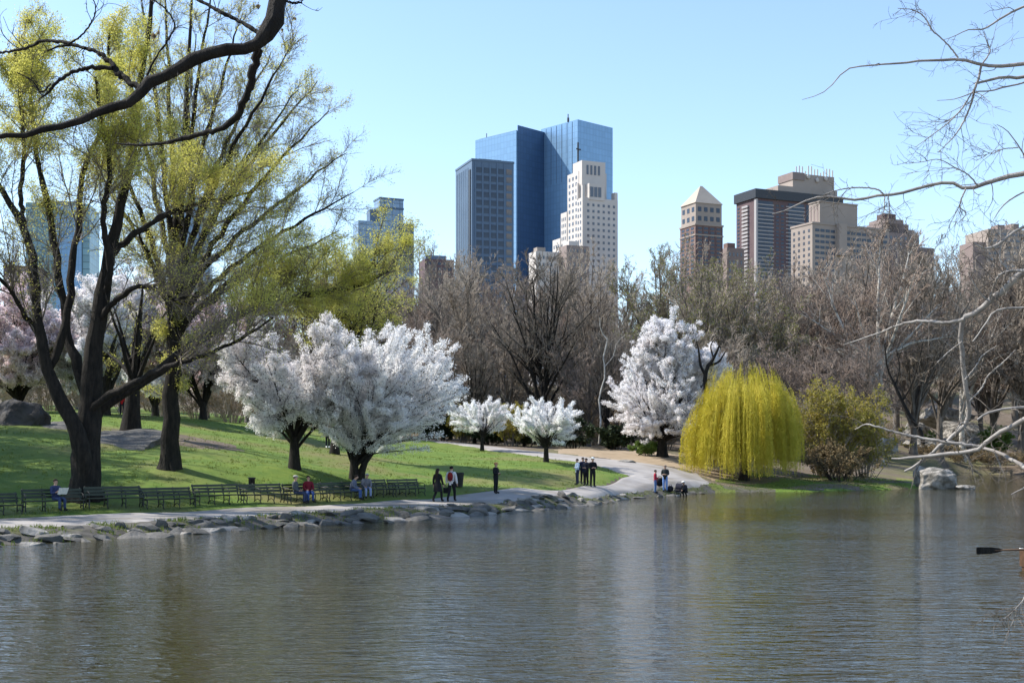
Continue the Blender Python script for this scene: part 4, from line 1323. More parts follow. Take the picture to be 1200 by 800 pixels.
# a thin white birch-like stem and a pale stem at the right
rng = np.random.default_rng(120)
b_ = on_ground(702, 126, -.1)
P, R = trace([(702, 520, 1.1), (704, 490, 1.0), (702, 466, .9), (709, 440, .8), (707, 416, .8), (712, 398, .7), (704, 388, .5), (703, 372, .3)], 126, tuple(b_), 14)
P1, R1 = trace([(708, 430, .5), (718, 418, .4), (723, 402, .3), (733, 392, .2)], 126, tuple(b_), 14)
P_, R_ = np.stack([P, P1]), np.stack([R, R1])
P2, R2 = spawn(rng, P_, R_, 9, .3, 1, (.8, 2), (30, 60), 6, .3, 0, .15, .5, .012, .3, True)
P3, R3 = spawn(rng, P2, R2, 7, .1, 1, (.3, .6), (25, 55), 4, .1, 0, .15, .6, .012)
M['bark_white'] = mat('bark_white', (0.52, 0.50, 0.46), 0.8, (0.25, 0.23, 0.20), 2.5)
plant('birch_tree', 'thin crooked white-barked tree left of the tall white cherry', 'tree', b_, [(P_, R_, 6), (P2, R2, 4), (P3, R3, 3)], M['bark_white'], M['twig'], twig_level=1)

# the leaning black tree on the far right bank
rng = np.random.default_rng(121)
b_ = on_ground(1082, 124, -.1)
T = [([(1082, 520, 2.8), (1079, 506, 2.5), (1068, 490, 2.2), (1057, 470, 1.9), (1049, 452, 1.6), (1040, 432, 1.2), (1037, 405, .7)], 124), ([(1057, 470, 1.2), (1066, 455, 1.0), (1075, 430, .8), (1082, 400, .5)], (124, 122)), ([(1049, 452, 1.0), (1054, 430, .8), (1050, 408, .5)], 124)]
P_, R_ = stack([trace(p, d, tuple(b_), 14) for p, d in T])
P2, R2 = spawn(rng, P_, R_, 10, .35, 1, (.8, 2.6), (25, 60), 6, .25, 0, .16, .55, .014, .3, True)
P3, R3 = spawn(rng, P2, R2, 7, .1, 1, (.3, .6), (25, 55), 4, .1, 0, .18, .6, .012)
plant('leaning_tree', 'slanting black bare tree behind the grey boulder', 'tree', b_, [(P_, R_, 7), (P2, R2, 4), (P3, R3, 3)], M['bark_dark'], M['twig_dark'], twig_level=1)

# ---------------- trees on the near bank whose limbs hang into the view
rng = np.random.default_rng(131)
bN = np.array([-5.6, 5.0, gz(-5.6, 5.0) - .1])
dN = 11.0
pre = [(-5.3, 5.2, 9.2, .16), (-4.3, 7.0, 10.2, .14), (-3.0, 9.6, 9.6, .12)]
N = [
    trace([(325, -60, 13), (326, 0, 12.5), (318, 30, 11), (304, 52, 9.5), (285, 56, 8.5), (260, 57, 8.2), (230, 70, 8), (200, 85, 8), (180, 98, 8.2), (165, 108, 7), (150, 120, 6), (120, 130, 5.4), (95, 141, 5), (60, 150, 4.5), (30, 158, 4), (0, 160, 3.5), (-40, 168, 3)], (dN, dN - .8), bN, 40, pre=pre),
    trace([(303, 58, 6.5), (297, 80, 5.4), (290, 110, 5), (280, 132, 4.5), (262, 148, 4), (240, 156, 3.4), (215, 162, 2.9), (190, 168, 2.4), (165, 170, 1.8), (135, 168, 1)], (dN, dN + .6), bN, 40),
    trace([(168, 104, 4.5), (150, 95, 4.2), (137, 84, 4), (127, 71, 3.4), (115, 62, 2.8), (100, 57, 2.3), (75, 53, 1.8), (55, 60, 1.2)], (dN, dN + .3), bN, 40),
    trace([(132, 80, 3.2), (105, 80, 2.8), (85, 85, 2.4), (65, 98, 2), (55, 110, 1.6), (45, 116, 1)], dN, bN, 40),
    trace([(100, 57, 2.2), (75, 50, 2.4), (50, 48, 2.2), (35, 55, 1.9), (15, 60, 1.7), (-5, 62, 1.4)], (dN, dN + .5), bN, 40),
    trace([(308, 42, 3.6), (290, 30, 2.8), (260, 15, 2.5), (240, 4, 2.2), (215, -8, 2), (190, -30, 1.5)], (dN, dN + .4), bN, 40),
    trace([(168, 100, 1.6), (180, 72, 1.4), (200, 42, 1.3), (205, 30, 1.2), (195, 12, 1), (178, -2, .9)], dN, bN, 40),
    trace([(322, 4, 2), (335, 2, 1.5), (345, 4, 1.4), (354, 3, 1)], dN, bN, 40),
    trace([(80, 52, 1.4), (95, 42, 1.2), (108, 25, 1), (112, 8, .8), (105, -8, .7)], dN, bN, 40),
    trace([(60, 98, 1.2), (48, 108, 1.1), (38, 95, .9), (20, 85, .7)], dN, bN, 40),
]
nP, nR = stack(N)
nP[:, 2:-1] += rng.normal(size=nP[:, 2:-1].shape) * np.minimum(nR[:, 2:-1, None] * .22, .010)
nR = nR * .88 * (1 + .10 * rng.normal(size=nR.shape))
P2, R2 = spawn(rng, nP, nR, 7, .35, 1, (.12, .6), (30, 75), 7, .1, 0, .25, .4, .0035, .3, True)
P3, R3 = spawn(rng, P2, R2, 3, .2, 1, (.3, .6), (30, 60), 4, .1, 0, .25, .6, .0028)
tP = smooth_line([(0, 0, 0), (.1, .05, 3), (.25, .15, 6), (.3, .2, 9.3)], 40)[None]
tR = np.linspace(.42, .2, 40)[None] * (1 + .5 * np.exp(-np.linspace(0, 9, 40)))[None]
root = plant('overhanging_tree', 'near dark tree whose thick bare limb hangs into the top left', 'tree', bN, [(tP, tR, 12), (nP, nR, 10), (P2, R2, 4), (P3, R3, 3)], M['bark_dark'], M['twig_dark'])
# a few dead leaves still on it
for px, py, s_ in ((181, 40, .055), (303, 5, .05), (322, 3, .05), (345, 20, .03), (330, 33, .03), (186, 36, .04)):
    c = np.array(at(px, py, dN)) - bN
    g = Geo()
    for k in range(3):
        u = np.array([rng.normal() * .4, rng.normal() * .4, -1]); u = u / np.linalg.norm(u) * s_
        v = np.cross(u, [rng.normal(), rng.normal(), 0]); v = v / np.linalg.norm(v) * s_ * .45
        w = np.cross(u, v) / s_ * .3
        g.add([c, c + u * .5 + v + w, c + u * 1.15, c + u * .5 - v + w, c + u * .55], [[0, 1, 2, 4], [0, 4, 2, 3]])
    g.obj('dead_leaf', M['shrub_brown'], root)

rng = np.random.default_rng(132)
bR = np.array([9.6, 9.2, gz(9.6, 9.2) - .1])
dR = 15.0


def off(z, r):
    """from the trunk out to the frame edge"""
    return [(9.6, 9.2, z, r * 1.5), (8.2, 11.6, z + .25, r * 1.25)]


e = lambda py: EYE + (HZ - py) * dR / F
Rr = [
    trace([(1200, 74, 2.6), (1177, 77, 2.3), (1150, 76, 2.1), (1128, 70, 1.9), (1105, 71, 1.7), (1080, 71, 1.4), (1060, 74, 1.3), (1035, 75, 1.1), (1010, 78, .9), (993, 80, .8), (975, 100, .6), (962, 110, .5), (940, 117, .3)], dR, bR, 30, pre=off(e(74), .03)),
    trace([(1123, 68, 1.1), (1113, 55, 1), (1103, 45, .9), (1092, 35, .9), (1083, 20, .8), (1070, 12, .6), (1052, 10, .4)], dR, bR, 30),
    trace([(1150, 77, 1.5), (1146, 95, 1.5), (1142, 105, 1.5), (1138, 122, 1.2), (1128, 145, 1), (1118, 160, .7), (1100, 178, .4)], dR, bR, 30),
    trace([(1200, 90, 2.2), (1178, 91, 1.9), (1160, 94, 1.6), (1143, 98, 1.4)], (dR + .3, dR), bR, 30, pre=off(e(90), .025)),
    trace([(1141, 106, .9), (1125, 130, .9), (1110, 145, .7), (1090, 160, .5), (1072, 173, .3)], dR, bR, 30),
    trace([(1200, 97, 1.1), (1180, 102, 1), (1160, 107, .9), (1143, 108, .8), (1120, 116, .5), (1098, 118, .3)], dR, bR, 30, pre=off(e(97), .014)),
    trace([(1200, 8, 1.5), (1180, 18, 1.3), (1160, 30, 1.1), (1150, 35, .9), (1135, 35, .7), (1120, 42, .5), (1105, 47, .3)], (dR + .5, dR), bR, 30, pre=off(e(0), .02)),
    trace([(1152, 74, 1), (1160, 60, .8), (1155, 45, .6), (1153, 38, .4)], dR, bR, 30),
    trace([(1205, 185, 1), (1195, 173, .8), (1180, 153, .6), (1168, 146, .4)], dR, bR, 30, pre=off(e(185), .014)),
    trace([(1193, 173, .7), (1175, 175, .6), (1162, 180, .5), (1150, 175, .3)], dR, bR, 30),
    trace([(1200, 203, 3.4), (1180, 207, 3), (1160, 214, 2.7), (1145, 219, 2.5), (1130, 221, 2.2), (1120, 215, 2.1), (1100, 215, 2), (1075, 222, 1.9), (1050, 228, 1.8), (1020, 230, 1.7), (1008, 234, 1.6), (985, 232, 1.4), (960, 231, 1.2), (945, 235, 1), (925, 245, .8), (905, 251, .5)], (dR, dR + .6), bR, 30, pre=off(e(203), .035)),
    trace([(1036, 228, 1.1), (1028, 222, 1), (1010, 220, .9), (985, 222, .7), (965, 228, .4)], dR + .3, bR, 30),
    trace([(1132, 221, 1.1), (1126, 235, .9), (1125, 243, .8), (1132, 250, .6), (1122, 262, .3)], dR, bR, 30),
    trace([(1146, 218, 1), (1135, 205, .9), (1120, 197, .7), (1100, 187, .5), (1080, 190, .4), (1065, 191, .3)], dR, bR, 30),
    trace([(1037, 229, .8), (1036, 245, .5), (1032, 262, .3)], dR + .3, bR, 30),
    trace([(1041, 229, .7), (1042, 243, .6), (1041, 256, .4)], dR + .3, bR, 30),
    trace([(1203, 224, 1), (1180, 237, .9), (1172, 245, .7), (1163, 260, .3)], dR - .3, bR, 30, pre=off(e(224), .014)),
    trace([(1203, 264, 1.8), (1185, 274, 1.7), (1175, 283, 1.8), (1160, 290, 1.6), (1150, 290, 1.2), (1140, 284, .7)], dR, bR, 30, pre=off(e(264), .022)),
    trace([(1203, 318, 4.6), (1185, 331, 4.1), (1170, 345, 3.9), (1158, 355, 3.7), (1145, 365, 3.4), (1131, 373, 3.3), (1126, 383, 3.1), (1127, 410, 3), (1130, 440, 3), (1133, 465, 2.9), (1136, 484, 2.8), (1130, 497, 2.7), (1120, 508, 2.5), (1105, 520, 2.3), (1090, 532, 2), (1075, 543, 1.7), (1060, 552, 1.3)], (dR, dR + .8), bR, 46, pre=off(e(318), .048)),
    trace([(1130, 374, 2.4), (1110, 378, 2.1), (1090, 377, 1.9), (1070, 377, 1.7), (1050, 382, 1.4), (1030, 390, 1.1), (1010, 397, .8), (988, 404, .5)], (dR, dR + .8), bR, 30),
    trace([(1185, 330, 1.6), (1180, 315, 1.4), (1172, 305, 1.2), (1173, 285, 1), (1172, 265, .6)], dR, bR, 30),
    trace([(1160, 354, 1.2), (1150, 345, 1), (1140, 330, .8), (1135, 320, .5)], dR, bR, 30),
    trace([(1203, 318, 2), (1190, 317, 2), (1172, 322, 1.7), (1165, 335, 1.4), (1160, 350, 1.2)], (dR - .2, dR), bR, 30),
    trace([(1205, 360, 1.6), (1185, 361, 1.4), (1165, 365, 1.2), (1155, 380, 1), (1140, 400, .7)], dR - .3, bR, 30, pre=off(e(360), .02)),
    trace([(1136, 470, 1.2), (1150, 455, 1.1), (1158, 440, 1), (1175, 425, .9), (1190, 410, .6)], dR + .4, bR, 30),
    trace([(1131, 445, 1.1), (1143, 430, 1), (1150, 418, .9), (1168, 405, .6)], dR + .3, bR, 30),
    trace([(1128, 400, .9), (1112, 412, .8), (1098, 425, .5)], dR + .3, bR, 30),
    trace([(1208, 490, 3.6), (1195, 494, 3.2), (1180, 502, 3), (1165, 512, 3), (1150, 523, 2.9), (1135, 529, 2.5), (1110, 531, 2.3), (1085, 534, 2), (1060, 537, 1.6), (1045, 537, 1)], (dR - 1, dR), bR, 30, pre=[(9.6, 9.2, 1.9, .06), (8.2, 11.4, 2.9, .05)]),
    trace([(1150, 523, 2.2), (1125, 520, 2), (1105, 517, 1.9), (1085, 514, 1.8), (1065, 510, 1.6), (1045, 505, 1.4), (1025, 499, 1.1), (1015, 497, .9), (1002, 503, .6)], (dR, dR + .7), bR, 30),
    trace([(1208, 549, 3), (1195, 543, 2.6), (1180, 535, 2.3), (1165, 528, 2.1), (1150, 524, 1.8)], (dR - 1, dR - .3), bR, 30, pre=[(9.6, 9.2, 1.5, .05), (8.2, 11.4, 2.5, .042)]),
    trace([(1208, 478, 2), (1190, 478, 1.8), (1170, 480, 1.6), (1155, 485, 1.4), (1145, 492, 1.1)], dR - .8, bR, 30, pre=[(9.6, 9.2, 2.4, .035), (8.2, 11.4, 3.2, .028)]),
    trace([(1165, 528, 1.1), (1172, 545, .9), (1175, 553, .6)], dR - .4, bR, 30),
    trace([(1130, 530, 1), (1138, 545, .8), (1140, 556, .5)], dR - .2, bR, 30),
    trace([(1120, 505, .9), (1128, 495, .8), (1133, 505, .7), (1140, 515, .5)], dR + .3, bR, 30),
    trace([(1208, 566, .9), (1197, 573, .8), (1185, 579, .5)], dR - 1, bR, 30, pre=[(8.2, 10.6, 2.2, .012)]),
    trace([(1210, 685, .9), (1199, 703, .8), (1190, 722, .6), (1178, 747, .3)], dR - 1.5, bR, 30, pre=[(9.6, 9.2, 2.2, .02), (8.0, 11, 2.1, .012)]),
    trace([(1199, 703, .6), (1187, 716, .5), (1172, 728, .3)], dR - 1.5, bR, 30),
]
Rr = [((lambda q: (q[:, :3], q[:, 3]))(smooth_line(np.column_stack([p, r]), 46)) if len(p) == 30 else (p, r)) for p, r in Rr]
rP, rR = stack(Rr)
rP[:, 1:-1] += rng.normal(size=rP[:, 1:-1].shape) * np.minimum(rR[:, 1:-1, None] * .22, .006)
rR = rR * .95
P2, R2 = spawn(rng, rP, rR, 16, .22, 1, (.06, .75), (35, 80), 6, .05, .03, .22, .4, .0028, .2, True)
P3, R3 = spawn(rng, P2, R2, 4, .2, 1, (.3, .6), (30, 60), 4, .05, 0, .25, .6, .0026)
M['bark_silver'] = mat('bark_silver', (0.36, 0.33, 0.30), 0.75, (0.20, 0.18, 0.165), 5, bump=.004, bscale=60)
tP = smooth_line([(0, 0, 0), (.1, .05, 3), (.05, .1, 6), (.1, .2, 10.5)], 40)[None]
tR = np.linspace(.32, .12, 40)[None] * (1 + .5 * np.exp(-np.linspace(0, 9, 40)))[None]
plant('overhanging_tree', 'near tree whose pale bare branches reach in from the right edge', 'tree', bR, [(tP, tR, 12), (rP, rR, 8), (P2, R2, 4), (P3, R3, 3)], M['bark_silver'], M['bark'])

# ------------------------------------------------------------------ rocks and the stones of the bank
def rock_mesh(name, seed, sx, sy, sz, rough=.22, n=4, flat=0.0, sharp=1.0, cut=(.62, .95)):
    import bmesh
    bm = bmesh.new()
    bmesh.ops.create_icosphere(bm, subdivisions=n, radius=1)
    rg = np.random.default_rng(seed)
    V = np.array([v.co[:] for v in bm.verts])
    # planes cut the ball into a faceted boulder, then fine roughness
    for k in range(17):
        q = nrm(rg.normal(size=3))
        h = rg.uniform(*cut)
        dd = V @ q - h
        V = V - np.maximum(dd, 0)[:, None] * q * sharp
    for s_, a_ in ((2.0, rough * .5), (5.0, rough * .22), (11, rough * .1)):
        V = V * (1 + a_ * clump(V * s_, 1.0, seed % 7))[:, None]
    V = V * np.array([sx, sy, sz])
    if flat:
        V[:, 2] = np.minimum(V[:, 2], sz * flat + .08 * sz * clump(V, 1.5 / sz, 1))
    for v, c in zip(bm.verts, V):
        v.co = c
    me = bpy.data.meshes.new(name)
    bm.to_mesh(me)
    bm.free()
    me.shade_flat()
    return me


def rock(name, label, px, py, d, hw_px, h_px, m, seed, depth=1.0, flat=.7, rz=0.0, group=None, sink=.35, tilt=0.0, pitch=0.0):
    s = d / F
    sx, sz = hw_px * s, h_px * s
    me = rock_mesh(name, seed, sx, sx * depth, sz, flat=flat, n=5)
    o = link(name, me, m)
    o.location = at(px, py, d) - Vector((0, 0, sz * (flat if flat < 1 else 1) - 0))
    o.rotation_euler = (pitch, tilt, rz)
    return tag(o, label, 'rock', group)


rock('boulder', 'big rounded grey boulder lying in the water\'s edge at the right', 1098, 548, 104, 29, 22, M['rock_pale'], 5, .75, .92)
rock('boulder', 'small white-topped rock behind the left end of the grey boulder', 1077, 544, 107, 7, 13, M['rock_pale'], 6, .8, .95)
rock('boulder', 'low flat stone at the right end of the grey boulder', 1132, 568, 102.5, 14, 5, M['rock_pale'], 8, .6, .8)
rock('rock_outcrop', 'huge dark rock at the left edge on top of the lawn', 12, 463, 77, 48, 44, M['rock_dark'], 11, .7, .95)
rock('rock_outcrop', 'pale flat bedrock breaking through the lawn behind the big dark tree', 132, 514, 72, 62, 30, M['rock'], 14, 1.5, .35, -.1, pitch=.19)
rock('rock_outcrop', 'flat grey bedrock sloping out of the lawn left of the big dark tree', 78, 499, 77, 42, 28, M['rock'], 15, 1.4, .3, .1, pitch=.19)
rock('boulder', 'flat white stone at the outer edge of the path bend', 736, 539, 103.5, 16, 8, M['rock_pale'], 17, .7, .8)
for i, (px, py, d, w, h, lab) in enumerate(((1108, 476, 206, 30, 16, 'long pale rock, highest of those on the far slope'), (1072, 494, 200, 20, 14, 'pale rock left of the green patch on the far slope'), (1125, 494, 198, 30, 15, 'broad pale rock in the middle of the far slope'), (1150, 512, 190, 22, 12, 'pale rock at the right of the far slope'),
                                          (1095, 514, 186, 34, 13, 'low pale rock, lowest of those on the far slope'), (1040, 513, 150, 18, 12, 'pale rock behind the ochre bushes at the right'))):
    rock('boulder', lab, px, py, d, w, h, M['rock_pale'], 30 + i, .8, .8, i * .7)

# the dark recess and the stump-like post on the lawn are small things of their own further down
stone_me = []
for k in range(9):
    rg = random.Random(k)
    me = rock_mesh('bank_stone', 50 + k, .62 * rg.uniform(.8, 1.4), .42 * rg.uniform(.8, 1.3), .24 * rg.uniform(.8, 1.2), .05, 3, sharp=1.0, cut=(.34, .72))
    me.materials.append(M['rock'] if k % 5 else M['rock_pale'])
    stone_me.append(me)
rs = random.Random(77)
cnt = 0


def bank_stone(x, y, z, s, label, group):
    global cnt
    o = link('bank_stone', rs.choice(stone_me))
    o.location = (x, y, z)
    o.rotation_euler = (rs.uniform(-.25, .25) + .18, rs.uniform(-.2, .2), math.atan2(9, 6.3) + rs.uniform(-.7, .7))
    o.scale = (s * rs.uniform(.8, 1.25), s * rs.uniform(.8, 1.25), s * rs.uniform(.7, 1.2))
    tag(o, label, 'stone', group)
    cnt += 1


shore_pts = smooth_line([xy(*p) for p in SHORE[1:16]], 1200)
seg = np.linalg.norm(np.diff(shore_pts, axis=0), axis=1)
acc = np.concatenate([[0], np.cumsum(seg)])
nx = np.stack([-np.gradient(shore_pts[:, 1]), np.gradient(shore_pts[:, 0])], -1)
nx = nrm(nx)
pos = 0.0
while pos < acc[-1]:
    i = int(np.searchsorted(acc, pos))
    i = min(i, len(shore_pts) - 1)
    p, q = shore_pts[i], nx[i]
    pxc = 600 + p[0] / p[1] * F
    if -60 < pxc < 700:
        for row, (a, s) in enumerate(((.10, 1.15), (.6, 1.0), (1.05, .95), (1.5, .8))):
            if row and rs.random() < (.22 if pxc < 560 else .5):
                continue
            o_ = a + rs.uniform(-.18, .2)
            x, y = p[0] + q[0] * o_ + rs.uniform(-.3, .3), p[1] + q[1] * o_
            z = gz(x, y)
            bank_stone(x, y, max(z, -.05) + .01, s * rs.uniform(.7, 1.35), 'rough grey stone slab set in the sloping bank below the path', 'stones set in the bank below the path')
        pos += rs.uniform(.7, 1.15)
    elif pxc >= 700:
        if rs.random() < .75:
            o_ = rs.uniform(-.05, .35)
            bank_stone(p[0] + q[0] * o_, p[1] + q[1] * o_, .0, rs.uniform(.6, 1.1), 'small stone at the water line towards the willow', 'small stones along the water line')
        if pxc < 835 and rs.random() < .55:
            o_ = rs.uniform(.6, 1.3)
            x, y = p[0] + q[0] * o_, p[1] + q[1] * o_
            bank_stone(x, y, gz(x, y), rs.uniform(.5, .9), 'small stone at the water line towards the willow', 'small stones along the water line')
        pos += rs.uniform(.9, 1.8)
    else:
        pos += 1.0

# grass tufts on the verge, the lawn edge and the bank (countless: one object)
rng = np.random.default_rng(91)
n = 60000
px_, d_ = rng.uniform(-40, 1060, n), 40 + 72 * rng.random(n)
X, Y = (px_ - 600) / F * d_, d_
sd = shore_dist(X, Y)
edge = poly_inside(VERGE, X, Y) & (fuzz(X, Y, 1.4) > -.2)
ok = (edge | poly_inside(BANK, X, Y) | (poly_inside(LAWN, X, Y) & (rng.random(n) < .25))) & (sd > .45)
ok &= ~(poly_inside(POLY_A, X, Y) | poly_inside(POLY_B, X, Y))
X, Y, edge = X[ok], Y[ok], edge[ok]
Z = height(X, Y) - .02
h = np.where(edge, rng.uniform(.05, .18, len(X)), rng.uniform(.04, .13, len(X)))
nb = 4
X, Y, Z, h = [np.repeat(a, nb) for a in (X, Y, Z, h)]
m = len(X)
jx, jy = rng.normal(size=m) * .09, rng.normal(size=m) * .09
a = rng.random(m) * PI
wx, wy = np.cos(a) * .022, np.sin(a) * .022
base = np.stack([X + jx, Y + jy, Z], -1)
lean = np.stack([rng.normal(size=m) * .4 * h, rng.normal(size=m) * .4 * h, h], -1)
wv = np.stack([wx, wy, 0 * wx], -1)
V = np.stack([base - wv, base + wv, base + lean], 1).reshape(-1, 3)
go = link('grass', mesh_np('grass', V, [np.arange(3 * m).reshape(-1, 3)]), M['grass'])
tag(go, 'short tufts of grass on the lawn and along the bank', 'grass', kind='stuff')

# ------------------------------------------------------------------ park benches in one long row
BL = smooth_line([xy(p, d + 1.15) for p, d in ((-120, 46.9), (0, 50.2), (150, 53.2), (250, 56), (360, 60), (450, 64.5), (505, 67.5))], 600)
bl_acc = np.concatenate([[0], np.cumsum(np.linalg.norm(np.diff(BL, axis=0), axis=1))])


def bl_at(s):
    i = min(int(np.searchsorted(bl_acc, s)), len(BL) - 2)
    t = BL[i + 1] - BL[i]
    return BL[i], math.atan2(t[1], t[0])


def bl_px(px):
    pr = 600 + BL[:, 0] / BL[:, 1] * F
    i = int(np.argmin(np.abs(pr - px)))
    return BL[i], bl_at(bl_acc[i])[1]


LB = 2.42


def make_bench():
    r = empty('park_bench', cat='bench', group='park benches in a row along the path')
    g = Geo()
    for k in range(4):
        y = -.24 + k * .125
        g.box(-LB / 2, LB / 2, y, y + .095, .425 - .012 * k, .46 - .012 * k)
    g.obj('seat', M['bench_wood'], r)
    g = Geo()
    for k in range(3):
        z = .53 + k * .135
        y = .25 + .05 * k
        g.box(-LB / 2, LB / 2, y, y + .035, z, z + .105)
    g.obj('backrest', M['bench_wood'], r)
    for x in (-1.15, -.385, .385, 1.15):
        g = Geo()
        g.tube([(x, -.22, .42), (x, -.25, .3), (x, -.20, .12), (x, -.27, 0)], .024, 6)
        g.tube([(x, .40, .93), (x, .31, .62), (x, .22, .4), (x, .20, .2), (x, .30, 0)], .024, 6)
        g.tube([(x, -.24, .405), (x, .23, .385)], .022, 6)
        g.tube([(x, -.20, .15), (x, 0, .24), (x, .2, .15)], .018, 6)
        g.obj('leg', M['iron'], r, True)
        g = Geo()
        c = [(x, .05 + .27 * math.cos(t), .56 + .15 * math.sin(t)) for t in np.linspace(-.6, PI + .5, 14)]
        g.tube(c, .019, 6)
        g.obj('armrest', M['iron'], r, True)
    return r


bench0 = make_bench()
nb_ = int((bl_acc[-1] - .2) / (LB + .06))
bench_labels = []
for k in range(nb_):
    p, ang = bl_at(.1 + LB / 2 + (LB + .06) * k)
    o = bench0 if k == 0 else copy_tree(bench0, (0, 0, 0), 0, (1, 1, 1))
    o.location = (p[0], p[1], gz(p[0], p[1]) - .01)
    o.rotation_euler = (0, 0, ang)
    o['label'] = 'dark green slatted park bench with iron legs, in the row between path and lawn'
    if k == nb_ - 1:
        o['label'] = 'last park bench of the row, nearest the two walkers'
        del o['group']

# a wire litter bin and a short post
b_ = on_ground(537, 71.5)
root = empty('litter_bin', b_, 0, 'dark wire litter bin at the lawn edge behind the pair of walkers', 'litter bin')
g = Geo()
ns = 22
for k in range(ns):
    a = 2 * PI * k / ns
    g.bar((.24 * math.cos(a), .24 * math.sin(a), .05), (.31 * math.cos(a), .31 * math.sin(a), .82), .013, 4)
for z, r in ((.06, .245), (.3, .265), (.55, .29), (.82, .312)):
    g.tube([(r * math.cos(t), r * math.sin(t), z) for t in np.linspace(0, 2 * PI, 25)], .016, 5)
g.obj('basket', M['iron'], root)
g = Geo()
u = np.linspace(0, 2 * PI, 20, endpoint=False)
V = np.concatenate([[[.22 * math.cos(t), .22 * math.sin(t), .06] for t in u], [[.285 * math.cos(t), .285 * math.sin(t), .8] for t in u]])
g.add(V, [[k, (k + 1) % 20, 20 + (k + 1) % 20, 20 + k] for k in range(20)], [list(range(20))[::-1]])
g.obj('bin_liner', M['iron'], root)
b_ = on_ground(295, 62)
root = empty('marker_post', b_, .4, 'short dark square post standing in the lawn left of the forked cherry', 'post')
Geo().box(-.13, .13, -.13, .13, -.1, .50).obj('shaft', M['bark_dark'], root)
Geo().box(-.16, .16, -.16, .16, .5, .56).obj('cap', M['iron'], root)

# ------------------------------------------------------------------ people
BONES = [('pelvis', 'waist', 'torso'), ('waist', 'chest', 'torso'), ('chest', 'neck0', 'torso'), ('neck0', 'neck1', 'neck'), ('neck1', 'head0', 'head'), ('head0', 'head1', 'head'), ('head1', 'head2', 'head'), ('head0', 'nose', 'head')]
for s in 'LR':
    BONES += [('chest', 'sh' + s, 'torso'), ('sh' + s, 'el' + s, 'arm'), ('el' + s, 'wr' + s, 'arm'), ('wr' + s, 'pa' + s, 'hand'),
              ('pelvis', 'hip' + s, 'leg'), ('hip' + s, 'kn' + s, 'leg'), ('kn' + s, 'an' + s, 'leg'), ('an' + s, 'toe' + s, 'foot')]
RAD = dict(pelvis=(.155, .12), waist=(.14, .105), chest=(.165, .12), neck0=(.075, .07), neck1=(.056, .056), head0=(.075, .085), head1=(.083, .098), head2=(.06, .07), nose=(.016, .016),
           sh=(.066, .066), el=(.046, .046), wr=(.032, .032), pa=(.036, .026), hip=(.098, .1), kn=(.064, .064), an=(.043, .046), toe=(.04, .03))


